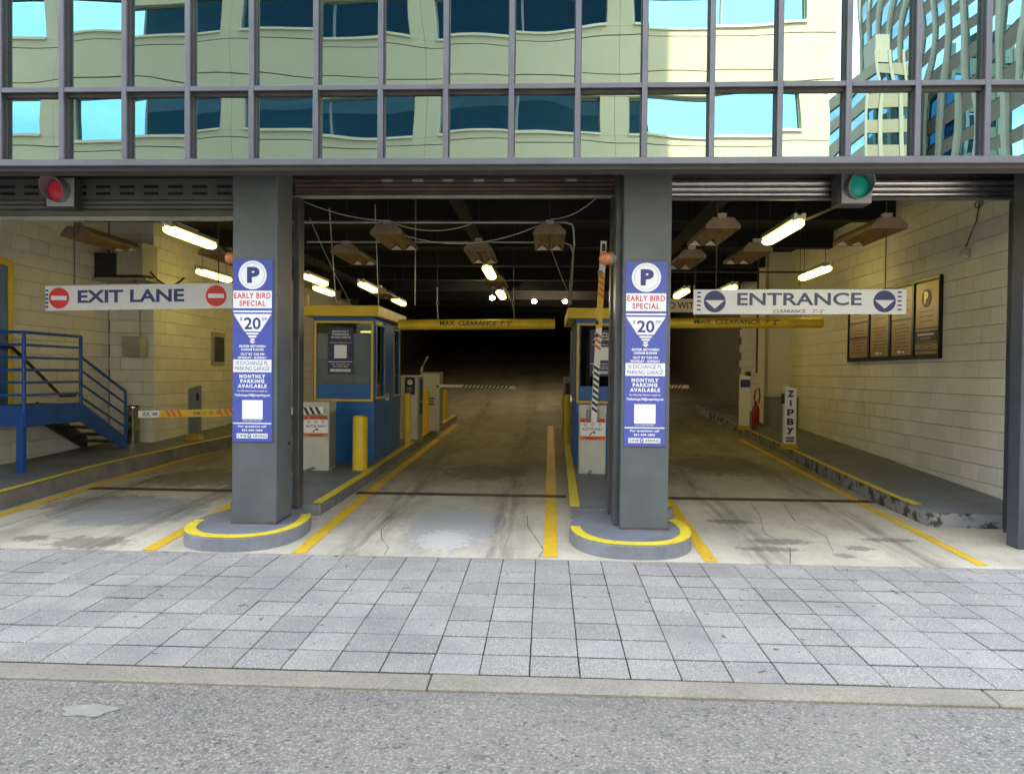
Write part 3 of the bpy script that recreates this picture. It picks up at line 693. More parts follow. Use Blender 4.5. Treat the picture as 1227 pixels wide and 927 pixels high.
for x, y, lab in ((2.93, 4.25, 'brightest lit yellow tube light over the entrance lane'), (4.60, 7.9, 'lit yellow tube light near the right wall above the notice board'),
                  (3.75, 10.5, 'small lit yellow tube light right above the entrance sign'), (2.95, 11.2, 'small lit yellow tube light at the left end of the entrance sign'),
                  (-4.62, 4.65, 'largest lit yellow tube light over the exit lane'), (-6.05, 8.5, 'lit yellow tube light above the right end of the exit lane sign'),
                  (-.93, 7.95, 'lit yellow tube light deep over the middle lane'), (-.95, 11.6, 'far lit yellow tube light over the middle lane'),
                  (-4.35, 9.1, 'upper lit yellow tube light beside the left pillar behind the booth'), (-4.75, 11.0, 'lower lit yellow tube light above the left booth roof edge'),
                  (-3.62, 10.3, 'lit yellow tube light above the middle of the left booth roof'), (-3.6, 13.4, 'farthest lit yellow tube light right of the left booth roof')):
    lit_tube(x, y, 3.53, lab)
for x, y, z, lab in ((-1.5, 17, 4.0, 'tiny white lamp left of the far tube light'), (-.35, 20, 4.2, 'tiny white lamp above the middle clearance bar'), (.65, 20, 4.2, 'tiny white lamp close to the right booth roof')):
    o = thing('small_lamp', (x, y, z), lab, 'lamp', 'tiny far lamps')
    MB().lathe([(0, .03), (.03, .07), (.08, .075), (.11, .04)], (x, y, z), (0, 0, -1), 12).build('bulb', 'tube_far', o, smooth=True)
    tube('hanger', 'cable_black', o, [(x, y, z), (x, y, 4.6)], .006, 5)
# conduits and cables
def run(name, mat, pts, r, lab, cat, group, seg=7):
    return own(MB().tube(pts, r, seg).build(name, mat, None, smooth=True), lab, cat, group)
def sag(a, b_, s_, n=10):
    a, b_ = Vector(a), Vector(b_); return [a.lerp(b_, i / n) - Vector((0, 0, s_ * 4 * (i / n) * (1 - i / n))) for i in range(n + 1)]
cg = 'steel conduits under the ceiling'
run('conduit', 'conduit_steel', [(-3.2, 4.93, 3.665), (.30, 4.93, 3.665), (.38, 4.93, 3.64), (.40, 4.93, 3.58)] + [(.405 + .002 * i, 4.93 + i * .5, 3.4 - .1 * i) for i in range(5)] + [(.42, 7.3, 2.86)], .014, 'front steel conduit crossing the middle lane and bending down to the right booth', 'conduit', cg)
run('conduit', 'conduit_steel', [(-3.4, 6.3, 3.66), (.30, 6.3, 3.66), (.40, 6.3, 3.62), (.44, 6.3, 3.5), (.45, 7.32, 2.87)], .013, 'second steel conduit crossing the middle lane', 'conduit', cg)
run('conduit', 'steel_dark', [(-3.4, 8.6, 3.65), (1.3, 8.6, 3.65)], .014, 'third dark conduit crossing the middle lane', 'conduit', cg)
run('conduit', 'steel_dark', [(1.6, 7.8, 3.45), (4.2, 7.8, 3.45)], .016, 'dark pipe crossing the entrance lane', 'conduit', cg)
run('conduit', 'steel_dark', [(3.1, 4.5, 3.62), (3.4, 3.9, 3.72)], .02, 'dark slanting arm behind the green signal', 'conduit', cg)
run('conduit', 'conduit_steel', [(-1.98, 7.2, 4.5), (-1.98, 7.2, 2.84)], .010, 'thin rod hanging to the right edge of the left booth roof', 'rod', cg)
run('conduit', 'conduit_steel', [(-3.28, 7.0, 4.3), (-3.28, 7.4, 2.83)], .010, 'thin rod hanging onto the left half of the left booth roof', 'rod', cg)
run('conduit', 'conduit_steel', [(-2.62, 7.2, 4.4), (-2.62, 7.5, 2.83)], .009, 'thin rod hanging onto the middle of the left booth roof', 'rod', cg)
run('conduit', 'steel_dark', [(4.72, 12.4, 1.85), (4.75, 12.5, 4.5)], .022, 'dark riser pipe above the grey ticket post', 'conduit', cg)
wg = 'cables strung under the ceiling'
run('cable', 'cable_white', sag((-3.1, 4.6, 3.95), (-1.9, 4.9, 3.68), .08), .006, 'pale cable sagging from the left pillar to the first brown light', 'cable', wg, 5)
run('cable', 'cable_white', sag((-1.9, 4.9, 3.67), (-.9, 5.2, 3.70), .10), .006, 'pale cable sagging right of the first brown light', 'cable', wg, 5)
run('cable', 'cable_white', sag((-1.7, 4.95, 3.5), (.05, 4.9, 3.66), .17), .006, 'pale cable looping low across the middle lane', 'cable', wg, 5)
run('cable', 'cable_white', sag((.12, 4.9, 3.70), (.78, 4.2, 3.95), .10), .006, 'pale cable rising to the top of the right pillar', 'cable', wg, 5)
run('cable', 'cable_white', sag((.12, 5.6, 3.45), (.45, 7.3, 2.95), .02), .005, 'pale cable dropping to the right booth', 'cable', wg, 5)
run('cable', 'cable_white', sag((-3.2, 5.8, 3.9), (-3.0, 7.3, 2.84), .05), .005, 'pale cable dropping to the left booth roof', 'cable', wg, 5)

# ================================================================== signs hung in the openings
es = thing('hanging_sign', (3.02, 4.5, 2.51), 'white hanging ENTRANCE sign with blue arrow discs', 'sign')
TL = .006
def tl(mb, xc, t_):
    for v in mb.v: v.z += (v.x - xc) * t_
    return mb
tl(MB().box(1.80, 4.245, 4.5, 4.52, 2.512, 2.802), 3.02, TL).build('board', 'sign_white', es, .003)
yy = 4.4975
text('ENTRANCE', 3.02, 2.688, 1.43, .148, yy, 'letter_slate', es, bold=.02, tilt=TL, xc=3.02)
text('CLEARANCE', 2.91, 2.548, .37, .038, yy, 'letter_slate', es, bold=.012, tilt=TL, xc=3.02)
text("7'-2\"", 3.245, 2.548, .145, .038, yy, 'letter_red', es, bold=.012, tilt=TL, xc=3.02)
for cx in (2.045, 3.995):
    cz = 2.66 + (cx - 3.02) * TL; d = disc('arrow_disc', 'letter_navy', es, cx, cz, .127, yy + .0022)
    poly('arrow', 'sign_white', d, [(cx - .112, cz + .015), (cx + .112, cz + .015), (cx, cz - .085)], yy - .001)
for sx, x in ((1, 1.86), (1, 4.165)):
    for k in range(5): rect('dash', 'letter_navy', es, x - .022, x + .022, 2.556 + k * .05 + (x - 3.02) * TL, 2.574 + k * .05 + (x - 3.02) * TL, yy)
for x in (2.06, 4.005): tube('hanging_rod', 'steel_dark', es, [(x, 4.51, 2.80), (x, 4.51, 4.6)], .007, 6)
TE = .019
xs_ = thing('hanging_sign', (-4.85, 4.5, 2.5), 'white hanging EXIT LANE sign with red no entry discs', 'sign')
tl(MB().box(-6.06, -3.62, 4.5, 4.52, 2.523, 2.828), -4.85, TE).build('board', 'exit_board', xs_, .003)
text('EXIT LANE', -4.985, 2.69, 1.33, .155, yy, 'letter_navy', xs_, bold=.03, tilt=TE, xc=-4.85)
for cx in (-5.885, -3.925):
    cz = 2.676 + (cx + 4.85) * TE; d = disc('no_entry_disc', 'stop_red', xs_, cx, cz, .128, yy + .0022)
    rect('bar', 'sign_white', d, cx - .098, cx + .098, cz - .026, cz + .026, yy - .001)
for x in (-6.035, -3.70):
    for k in range(5): rect('dash', 'letter_navy', xs_, x - .016, x + .016, 2.558 + k * .05 + (x + 4.85) * TE, 2.582 + k * .05 + (x + 4.85) * TE, yy)
for x in (-5.7, -3.9): tube('hanging_rod', 'steel_dark', xs_, [(x, 4.51, 2.82), (x, 4.51, 4.6)], .007, 6)
cs = thing('hanging_sign', (2.2, 9, 2.9), 'cream hanging sign reading ED WIT behind the entrance sign', 'sign')
MB().box(1.5, 2.85, 9, 9.02, 2.90, 3.14).build('board', 'cream_sign', cs, .002)
text('ED WIT', 2.42, 3.02, .50, .115, 8.9975, 'letter_black', cs, bold=.012)
for x in (1.7, 2.7): tube('hanging_rod', 'steel_dark', cs, [(x, 9.01, 3.14), (x, 9.01, 4.6)], .007, 6)
def clearance(x0, x1, y, z0, z1, tx, tw, rods, label):
    o = thing('clearance_bar', ((x0 + x1) / 2, y, z0), label, 'clearance bar', 'yellow clearance bars')
    MB().tube([(x0, y, z0), (x1, y, z1)], .085, 24).build('pipe', 'yellow_pipe', o, smooth=True)
    text("MAX  CLEARANCE  7' 2\"", tx, (z0 + z1) / 2 + .012, tw, .078, y - .0875, 'letter_black', o, bold=.018)
    for x in rods:
        tube('hanging_rod', 'conduit_steel', o, [(x, y, z0 + .08), (x - .02, y, z0 + .33)], .008, 6)
        MB().tube([(x - .02 + .02 * math.sin(a), y, z0 + .36 + .035 * math.cos(a)) for a in [i * math.pi / 5 for i in range(11)]], .006, 5).build('shackle', 'conduit_steel', o)
        tube('hanging_rod', 'conduit_steel', o, [(x - .02, y, z0 + .395), (x - .02, y, z0 + .62)], .012, 6)
        tube('chain', 'cable_black', o, [(x - .02, y, z0 + .62), (x - .02, y, 4.6)], .005, 5)
clearance(-2.39, .21, 8.0, 2.583, 2.612, -1.09, 1.20, (-1.73, -.46), 'yellow clearance bar across the middle lane')
clearance(1.85, 4.545, 8.0, 2.635, 2.66, 3.15, 1.36, (2.5, 4.2), 'yellow clearance bar below the entrance sign')

# ------------------------------------------------------------------ tall signs on the pillars
def pillar_sign(x0, x1, z0, z1, y, label):
    o = thing('pillar_sign', ((x0 + x1) / 2, y, z0), label, 'sign')
    W_, H_ = x1 - x0, z1 - z0; cx = (x0 + x1) / 2
    MB().box(x0, x1, y - .012, y - .001, z0, z1).build('panel', 'sign_blue', o, .002)
    u = lambda fx: x0 + W_ * fx
    v = lambda fz: z1 - H_ * fz
    f = y - .0125
    d = disc('emblem', 'sign_white', o, cx, v(.086), W_ * .355, f); disc('emblem_ring', 'letter_grey', d, cx, v(.086), W_ * .30, f - .002, .0008); disc('emblem_face', 'sign_white', d, cx, v(.086), W_ * .293, f - .003, .0008)
    text('P', cx + W_ * .02, v(.086), W_ * .32, H_ * .088, f - .0045, 'letter_navy', d, bold=.06)
    rect('white_band', 'sign_white', o, u(.015), u(.985), v(.268), v(.172), f)
    text('EARLY BIRD', cx, v(.199), W_ * .92, H_ * .031, f - .003, 'letter_red', o, bold=.025, space=1.1)
    text('SPECIAL', cx, v(.241), W_ * .66, H_ * .031, f - .003, 'letter_red', o, bold=.025, space=1.15)
    rect('white_rule', 'sign_white', o, u(.015), u(.985), v(.290), v(.281), f)
    poly('price_triangle', 'sign_white', o, [(u(.02), v(.299)), (u(.98), v(.299)), (u(.70), v(.395)), (u(.30), v(.395))], f)
    for k in range(3):
        a = .402 + k * .016; hw = (.5 - .02) * (1 - (a - .299) / (.455 - .299)); hw2 = (.5 - .02) * (1 - (a + .010 - .299) / (.455 - .299))
        poly('price_stripe', 'sign_white', o, [(u(.5 - hw), v(a)), (u(.5 + hw), v(a)), (u(.5 + hw2), v(a + .010)), (u(.5 - hw2), v(a + .010))], f)
    poly('price_tip', 'sign_white', o, [(u(.42), v(.4475)), (u(.58), v(.4475)), (u(.5), v(.462))], f)
    text('20', cx, v(.351), W_ * .42, H_ * .066, f - .003, 'letter_navy', o, bold=.02)
    text('$', u(.215), v(.327), W_ * .05, H_ * .022, f - .003, 'letter_navy', o, bold=.01)
    text('09', u(.80), v(.327), W_ * .12, H_ * .019, f - .003, 'letter_navy', o)
    for s_, fz, fw, fh in (('ENTER BETWEEN', .476, .66, .013), ('5:00AM 8:30AM', .494, .56, .013), ('OUT BY 7:00 PM', .519, .60, .013), ('MONDAY - SUNDAY', .538, .72, .013)):
        text(s_, cx, v(fz), W_ * fw, H_ * fh, f - .001, 'sign_white', o, bold=.03)
    rect('white_band', 'sign_white', o, u(.02), u(.98), v(.618), v(.549), f)
    text('10 EXCHANGE PL.', cx, v(.568), W_ * .84, H_ * .023, f - .003, 'letter_navy', o); text('PARKING GARAGE', cx, v(.598), W_ * .88, H_ * .023, f - .003, 'letter_navy', o)
    for s_, fz, fw in (('MONTHLY', .641, .66), ('PARKING', .667, .60), ('AVAILABLE', .694, .73)): text(s_, cx, v(fz), W_ * fw, H_ * .021, f - .001, 'sign_white', o, bold=.045, space=1.3)
    text('For Monthly Parking email us:', cx, v(.722), W_ * .76, H_ * .011, f - .001, 'sign_white', o, bold=.02)
    text('TheExchange.AM@oneparking.com', cx, v(.745), W_ * .90, H_ * .018, f - .001, 'sign_white', o, bold=.025)
    rect('blank_square', 'sign_white', o, u(.245), u(.765), v(.876), v(.771), f)
    text('SCAN CODE FOR INFO!', cx, v(.885), W_ * .46, H_ * .008, f - .001, 'sign_white', o)
    rect('white_rule', 'sign_white', o, u(.015), u(.985), v(.902), v(.896), f)
    text('For questions call', cx, v(.917), W_ * .70, H_ * .014, f - .001, 'sign_white', o, bold=.03); text('551-349-1804', cx, v(.937), W_ * .52, H_ * .012, f - .001, 'sign_white', o, bold=.03)
    rect('white_band', 'sign_white', o, u(.11), u(.89), v(.981), v(.955), f)
    text('ONE', u(.25), v(.968), W_ * .23, H_ * .016, f - .003, 'letter_black', o, bold=.02); text('ARKING', u(.69), v(.968), W_ * .36, H_ * .016, f - .003, 'letter_black', o, bold=.02)
    d = disc('logo', 'sign_blue', o, u(.435), v(.968), H_ * .012, f - .002); text('P', u(.44), v(.968), W_ * .045, H_ * .014, f - .0045, 'sign_white', d, bold=.03)
pillar_sign(-3.115, -2.705, 1.068, 2.922, 3.098, 'tall blue parking price sign on the left pillar')
pillar_sign(.866, 1.276, 1.068, 2.922, 3.178, 'tall blue parking price sign on the right pillar')

# ------------------------------------------------------------------ signals and beacons
def signal(cx, cz, y, lens, label):
    o = thing('traffic_signal', (cx, y, cz - .16), label, 'traffic signal', 'lane signals over the openings')
    box('housing', 'signal_body', o, cx - .19, cx + .15, y + .02, y + .19, cz - .17, cz + .17, .01)
    box('face_plate', 'signal_plate', o, cx - .15, cx + .16, y, y + .019, cz - .155, cz + .155, .006)
    MB().lathe([(0, .118), (.02, .115), (.045, .09), (.06, .05), (.065, .01)], (cx, y, cz + .01), (0, -1, 0), 24).build('lens', lens, o, smooth=True)
    ring = []
    mb = MB(); seg = 28
    def hood_len(a): return .06 + .15 * max(0, .5 + .5 * math.sin(a)) ** .8
    for r in (.132, .122):
        for i in range(seg + 1):
            a = -math.pi / 2 + 2 * math.pi * i / seg
            mb.v += [Vector((cx + r * math.cos(a), y, cz + .01 + r * math.sin(a))), Vector((cx + r * math.cos(a), y - hood_len(a), cz + .01 + r * math.sin(a)))]
    n = 2 * (seg + 1)
    for i in range(seg):
        mb.f += [[2 * i, 2 * i + 2, 2 * i + 3, 2 * i + 1], [n + 2 * i, n + 2 * i + 1, n + 2 * i + 3, n + 2 * i + 2], [2 * i + 1, 2 * i + 3, n + 2 * i + 3, n + 2 * i + 1]]
    mb.build('hood', 'signal_hood', o, smooth=True)
    tube('bracket', 'steel_dark', o, [(cx, y + .1, cz + .17), (cx, y + .1, 4.12)], .02)
signal(-5.29, 3.735, 3.62, 'lens_red', 'red lane signal over the exit lane'); signal(3.30, 3.76, 3.62, 'lens_green', 'green lane signal over the entrance lane')
def beacon(x, y, z, label):
    o = thing('beacon', (x, y, z), label, 'beacon', 'amber warning beacons on the pillars')
    MB().lathe([(0, .055), (.03, .055), (.035, .07), (.055, .07)], (x, y, z), (-1, 0, 0), 20).build('base', 'post_grey', o, smooth=True)
    MB().lathe([(.055, .062), (.08, .066), (.13, .064), (.160, .05), (.172, .025), (.175, .005)], (x, y, z), (-1, 0, 0), 20).build('lens', 'amber_lens', o, smooth=True)
beacon(.781, 3.33, 2.975, 'amber beacon on the right pillar beside the upright gate arm'); beacon(-3.126, 3.33, 2.97, 'amber beacon on the left pillar above the exit lane sign')

# ================================================================== booths
def booth(x0, y0, dr, label):
    """dr = +1: the doorway side looks to +X, -1: to -X"""
    zb = zf(y0) + .13; z1 = 2.655; x1 = x0 + .98; y1 = y0 + 2.03
    o = thing('attendant_booth', ((x0 + x1) / 2, y0, zb), label, 'booth', 'blue attendant booths')
    def fx(a, b_): return (a, b_) 
    B = lambda nm, mt, a, b_, c, d, e, f, p=o, bv=.004: box(nm, mt, p, min(a, b_), max(a, b_), c, d, e, f, bv)
    zs = zb + .97
    B('front_panel', 'blue_paint', x0, x1, y0, y0 + .05, zb, zs)
    B('rear_panel', 'blue_paint', x0, x1, y1 - .05, y1, zb, z1)
    B('head_panel', 'blue_paint', x0, x1, y0 + .001, y1, 2.585, z1)
    xd = x1 if dr > 0 else x0; xo = x0 if dr > 0 else x1            # doorway side, other side
    B('far_side_panel', 'blue_paint', xo, xo + dr * .05, y0 + .051, y1 - .051, zb, 2.0)
    for cx in (x0, x1 - .055): B('corner_post', 'blue_paint', cx, cx + .055, y0 + .002, y0 + .057, zs, 2.585)
    # front window in a yellow frame, blue infill under the glass
    fw = B('front_window', 'yellow_booth', x0 + .02, x1 - .02, y0 - .022, y0 - .001, zs - .005, zs + .03)
    B('frame_top', 'yellow_booth', x0 + .02, x1 - .02, y0 - .022, y0 - .001, 2.555, 2.59, fw)
    for cx in (x0 + .02, x1 - .055): B('frame_side', 'yellow_booth', cx, cx + .035, y0 - .022, y0 - .001, zs + .03, 2.555, fw)
    B('infill', 'blue_paint', x0 + .055, x1 - .055, y0 + .005, y0 + .03, zs + .03, zs + .26, fw, 0)
    B('glass', 'booth_glass', x0 + .055, x1 - .055, y0 + .010, y0 + .016, zs + .26, 2.555, fw, 0)
    # doorway side: window, door, window
    def side(c, d, door):
        a, b_ = xd - dr * .05, xd
        if door:
            dd = B('door', 'blue_paint', a, b_ + dr * .012, c, d, zb + .03, 2.585)
            B('handle', 'chrome', b_ + dr * .012, b_ + dr * .05, c + .06, c + .1, zb + .95, zb + 1.08, dd); return
        B('side_panel', 'blue_paint', a, b_, c, d, zb, zs + .03)
        sw = B('side_window', 'yellow_booth', b_, b_ + dr * .018, c + .02, d - .02, zs + .03, zs + .06)
        B('frame_top', 'cabinet_side', b_, b_ + dr * .018, c + .02, d - .02, 2.53, 2.56, sw)
        for yy_ in (c + .02, d - .045): B('frame_side', 'cabinet_side', b_, b_ + dr * .018, yy_, yy_ + .025, zs + .06, 2.53, sw)
        B('glass', 'booth_glass', a + dr * .02, a + dr * .026, c + .045, d - .045, zs + .06, 2.53, sw, 0)
    side(y0 + .06, y0 + .72, False); side(y0 + .74, y0 + 1.38, True); side(y0 + 1.40, y1 - .052, False)
    # inside
    B('counter', 'booth_inside', x0 + .06, x1 - .06, y0 + .08, y0 + .5, zs - .06, zs - .02, o, 0)
    B('cash_terminal', 'cabinet_white', x0 + .62, x0 + .84, y0 + .2, y0 + .4, zs - .018, zs + .42)
    # roof with a deep yellow edge
    rf = B('roof', 'yellow_booth', x0 - .13, x1 + .09, y0 - .16, y1 + .1, z1 + .002, z1 + .165, o, .006)
    ps = thing if False else None
    pn = B('poster', 'poster_navy', x0 + .23, x0 + .64, y0 + .002, y0 + .006, zs + .42, zs + 1.15, o, 0)
    cx = x0 + .435; f = y0 + .0015
    for s_, z, w_ in (('MONTHLY', zs + 1.09, .26), ('PARKING', zs + 1.045, .26), ('AVAILABLE', zs + 1.0, .31)): text(s_, cx, z, w_, .032, f, 'sign_white', pn, bold=.03, space=1.2)
    text('TheExchange.AM@oneparking.com', cx, zs + .915, .35, .018, f, 'sign_white', pn, bold=.02)
    rect('blank_square', 'sign_white', pn, cx - .1, cx + .1, zs + .67, zs + .88, f); rect('white_rule', 'sign_white', pn, cx - .19, cx + .19, zs + .61, zs + .62, f)
    text('For questions call', cx, zs + .575, .28, .022, f, 'sign_white', pn, bold=.02); text('551-349-1804', cx, zs + .54, .24, .02, f, 'sign_white', pn, bold=.02)
    rect('white_band', 'sign_white', pn, cx - .16, cx + .16, zs + .46, zs + .50, f); text('ONE PARKING', cx, zs + .48, .28, .022, f - .003, 'letter_black', pn, bold=.01)
    B('light_strip', 'tube_lit', x0 + .5, x0 + .95, y0 + 1.0, y0 + 1.05, 2.46, 2.49, o, 0)
    return o
booth(-3.6, 7.25, 1, 'blue attendant booth with yellow roof left of the middle lane'); booth(.53, 7.45, -1, 'blue attendant booth with yellow roof partly behind the right pillar')
uo = own(MB().box(-3.70, -3.665, 7.2, 7.25, 2.825, 3.0).build('roof_bracket', 'yellow_booth'), 'yellow upright bracket at the left corner of the left booth roof', 'bracket')

# ------------------------------------------------------------------ barrier gates
def caution(o, cx, z1, y, w_=.36, h_=.315):
    p = rect('caution_sign', 'sign_white', o, cx - w_ / 2, cx + w_ / 2, z1 - h_, z1, y, .004)
    f = y - .0045
    rect('red_header', 'sign_orange', p, cx - w_ / 2, cx + w_ / 2, z1 - .062, z1, f); rect('orange_footer', 'sign_orange', p, cx - w_ / 2, cx + w_ / 2, z1 - h_, z1 - h_ + .055, f)
    text('CAUTION', cx + .035, z1 - .031, w_ * .68, .042, f - .003, 'letter_black', p, bold=.02)
    poly('warning_triangle', 'letter_black', p, [(cx - w_ * .44, z1 - .05), (cx - w_ * .34, z1 - .05), (cx - w_ * .39, z1 - .014)], f - .003)
    for k in (-1, 0, 1):
        d = disc('pictogram', 'letter_grey', p, cx + k * .105, z1 - .095, .024, f); disc('pictogram_inner', 'sign_white', d, cx + k * .105, z1 - .095, .018, f - .002); 
        MB().add([(cx + k * .105 - .016, f - .0045, z1 - .111), (cx + k * .105 - .010, f - .0045, z1 - .111), (cx + k * .105 + .016, f - .0045, z1 - .079), (cx + k * .105 + .010, f - .0045, z1 - .079)], [(0, 1, 2, 3)]).build('pictogram_bar', 'letter_black', d)
    text('AUTOS ONLY', cx, z1 - .157, w_ * .82, .038, f - .001, 'letter_black', p, bold=.015)
    poly('figure', 'letter_black', p, [(cx - .05, z1 - .25), (cx - .03, z1 - .25), (cx - .025, z1 - .215), (cx + .01, z1 - .19), (cx + .04, z1 - .20), (cx + .035, z1 - .225), (cx + .01, z1 - .215), (cx - .01, z1 - .215), (cx - .035, z1 - .225)], f)
    rect('small_print', 'letter_black', p, cx - .12, cx + .12, z1 - h_ + .03, z1 - h_ + .036, f - .003); rect('small_print', 'letter_black', p, cx - .09, cx + .09, z1 - h_ + .016, z1 - h_ + .022, f - .003)
def arm_parts(o, A, D, U, y, L_, h, segs):
    """arm bar from A along unit D (in XZ), U = unit across; segs: (start, end, base material, stripe material or None)"""
    A = Vector((A[0], y, A[1])); D = Vector((D[0], 0, D[1])); U = Vector((U[0], 0, U[1]))
    bar = MB().ext([A - U * h / 2, A + D * L_ - U * h / 2, A + D * L_ + U * h / 2, A + U * h / 2], (0, .04, 0)).build('arm', 'sign_white', o)
    for s0, s1, base, st in segs:
        if base != 'sign_white': MB().ext([A + D * s0 - U * h * .48, A + D * s1 - U * h * .48, A + D * s1 + U * h * .48, A + D * s0 + U * h * .48], (0, -.002, 0)).build('coloured_band', base, bar)
        if st:
            mb = MB(); s_ = s0 + .03
            while s_ + .10 < s1:
                P = [A + D * s_ - U * h * .48, A + D * (s_ + .042) - U * h * .48, A + D * (s_ + .095) + U * h * .48, A + D * (s_ + .053) + U * h * .48]
                mb.ext([p + Vector((0, -.003, 0)) for p in P], (0, -.002, 0)); s_ += .085
            mb.build('diagonal_stripes', st, bar)
    return bar
def gate(x0, y, label, up):
    zb = zf(y) + .13; o = thing('barrier_gate', (x0 + .2, y, zb), label, 'barrier gate', 'barrier gates with caution signs')
    z1 = zb + 1.0; x1 = x0 + .385
    box('cabinet', 'cabinet_white', o, x0, x1, y, y + .36, zb, z1, .008); box('lid', 'cabinet_white', o, x0 - .006, x1 + .006, y - .006, y + .366, z1 - .12, z1 + .012, .006)
    box('vent', 'letter_black', o, x1 - .002, x1 + .003, y + .22, y + .26, zb + .1, zb + .15); box('side_door', 'cabinet_side', o, x1 + .0005, x1 + .004, y + .03, y + .33, zb + .04, z1 - .14)
    caution(o, (x0 + x1) / 2, zb + .815, y - .001)
    tube('conduit_stub', 'post_grey', o, [(x0 + .17, y - .02, zb + .05), (x0 + .12, y - .3, zb + .03)], .018)
    cx = (x0 + x1) / 2; za = zb + .87
    box('arm_bracket', 'cabinet_side', o, cx - .09, cx + .09, y - .035, y - .006, za - .07, za + .07, .004)
    return o, cx, za
g, cx, za = gate(-3.485, 6.42, 'white barrier gate with lowered orange striped arm left of the booth', False)
arm_parts(g, (-3.16, 1.225), (-.9995, -.033), (-.033, .9995), 6.335, 2.76, .105,
          [(.0, .45, 'sign_white', 'letter_black'), (.5, 1.1, 'sign_white', 'letter_black'), (1.1, 1.62, 'stripe_yellow', 'stripe_orange'), (1.62, 2.06, 'stripe_yellow', None), (2.06, 2.44, 'stripe_yellow', 'stripe_orange'), (2.44, 2.76, 'sign_white', None)])
b_ = g.children[-1]
for k in range(3): disc('print_dot', 'letter_black', b_, -4.72 - k * .1, 1.172 - .003 * k, .024, 6.332, .002, 16); 
for k in range(3): disc('print_dot_face', 'stripe_yellow', b_, -4.72 - k * .1, 1.172 - .003 * k, .017, 6.329, .002, 16)
text('OK', -5.03, 1.162, .13, .05, 6.3325, 'letter_black', b_, bold=.02); rect('print_bar', 'letter_grey', b_, -5.70, -5.63, 1.125, 1.165, 6.334); text('AR', -5.8, 1.135, .12, .06, 6.3345, 'letter_black', b_)
g, cx, za = gate(.565, 6.5, 'white barrier gate with raised striped arm beside the right pillar', True)
dx, dz = .881 - .768, 3.699 - 1.10; ln = math.hypot(dx, dz)
arm_parts(g, (.768, 1.10), (dx / ln, dz / ln), (-dz / ln, dx / ln), 6.415, ln, .085,
          [(0.1, .85, 'sign_white', 'letter_black'), (.9, 1.0, 'sign_white', None), (1.0, 1.35, 'sign_white', 'stripe_orange'), (1.35, 1.75, 'stripe_yellow', None), (1.75, 2.15, 'stripe_yellow', 'stripe_orange'), (2.15, 2.6, 'sign_white', None)])
b_ = g.children[-1]; rect('print_bar', 'letter_grey', b_, .80, .87, 3.2, 3.28, 6.4125); rect('print_bar', 'letter_black', b_, .775, .82, 2.5, 2.56, 6.4105); rect('print_bar', 'letter_black', b_, .77, .82, 2.32, 2.36, 6.4105)
rect('tip_slot', 'letter_black', b_, .855, .905, 3.55, 3.66, 6.413)
# second gate further in
o = thing('barrier_gate', (-2.4, 11.5, zf(11.5) + .13), 'far grey barrier gate with lowered striped arm across the middle lane', 'barrier gate')
zb = zf(11.6) + .13
box('cabinet', 'cabinet_side', o, -2.62, -2.19, 11.55, 11.95, zb, 1.80, .008); box('door_panel', 'cabinet_white', o, -2.60, -2.21, 11.535, 11.549, zb + .03, 1.76)
box('lock', 'letter_black', o, -2.27, -2.23, 11.52, 11.534, 1.48, 1.52)
for k in range(3): box('vent', 'steel_dark', o, -2.45, -2.32, 11.525, 11.534, 1.1 + k * .06, 1.13 + k * .06)
arm_parts(o, (-2.2, 1.512), (.9999, -.0115), (.0115, .9999), 11.48, 1.62, .055, [(.45, 1.55, 'sign_white', 'letter_black')])
tube('raised_bar', 'conduit_steel', o, [(-2.62, 11.6, 1.80), (-2.60, 11.6, 1.9), (-2.48, 11.6, 2.13)], .03)
o = thing('barrier_gate', (1.9, 14.5, zf(14.5)), 'far red and white gate arm glimpsed right of the right pillar', 'barrier gate')
zb = zf(14.5) + .13; box('cabinet', 'cabinet_side', o, .9, 1.3, 14.5, 14.9, zb, zb + 1.0, .008)
arm_parts(o, (1.2, 1.50), (1, 0), (0, 1), 14.42, 2.42, .085, [(.2, 2.3, 'sign_white', 'letter_red')])
# ticket machine
o = thing('ticket_machine', (-2.55, 9.9, zf(9.9) + .13), 'pale ticket machine with black panel behind the left booth', 'ticket machine')
zb = zf(9.9) + .13; box('cabinet', 'cabinet_white', o, -2.73, -2.40, 9.9, 10.35, zb, 1.735, .008); box('side_panel', 'cabinet_side', o, -2.399, -2.37, 9.91, 10.34, zb + .02, 1.72)
box('plinth', 'post_grey', o, -2.75, -2.36, 9.88, 10.37, zb - .005, zb + .05)
p = box('black_panel', 'letter_black', o, -2.645, -2.45, 9.885, 9.899, 1.36, 1.70); disc('logo', 'sign_white', p, -2.545, 1.60, .05, 9.884); text('P', -2.543, 1.60, .035, .06, 9.881, 'letter_black', p, bold=.03)
rect('small_print', 'letter_grey', p, -2.6, -2.5, 1.47, 1.5, 9.884); rect('small_print', 'letter_grey', p, -2.6, -2.5, 1.42, 1.44, 9.884)
box('slot_panel', 'letter_black', o, -2.371, -2.35, 9.98, 10.25, 1.25, 1.66); box('slot_panel', 'letter_black', o, -2.371, -2.35, 9.98, 10.2, .98, 1.2)
o = thing('ticket_machine', (.62, 11.0, zf(11) + .13), 'dark grey ticket machine beside the rear of the right booth', 'ticket machine')
zb = zf(11) + .13; box('cabinet', 'cabinet_side', o, .42, .75, 10.9, 11.3, zb, 1.72, .008); box('slot_panel', 'letter_black', o, .47, .70, 10.885, 10.899, 1.3, 1.6)

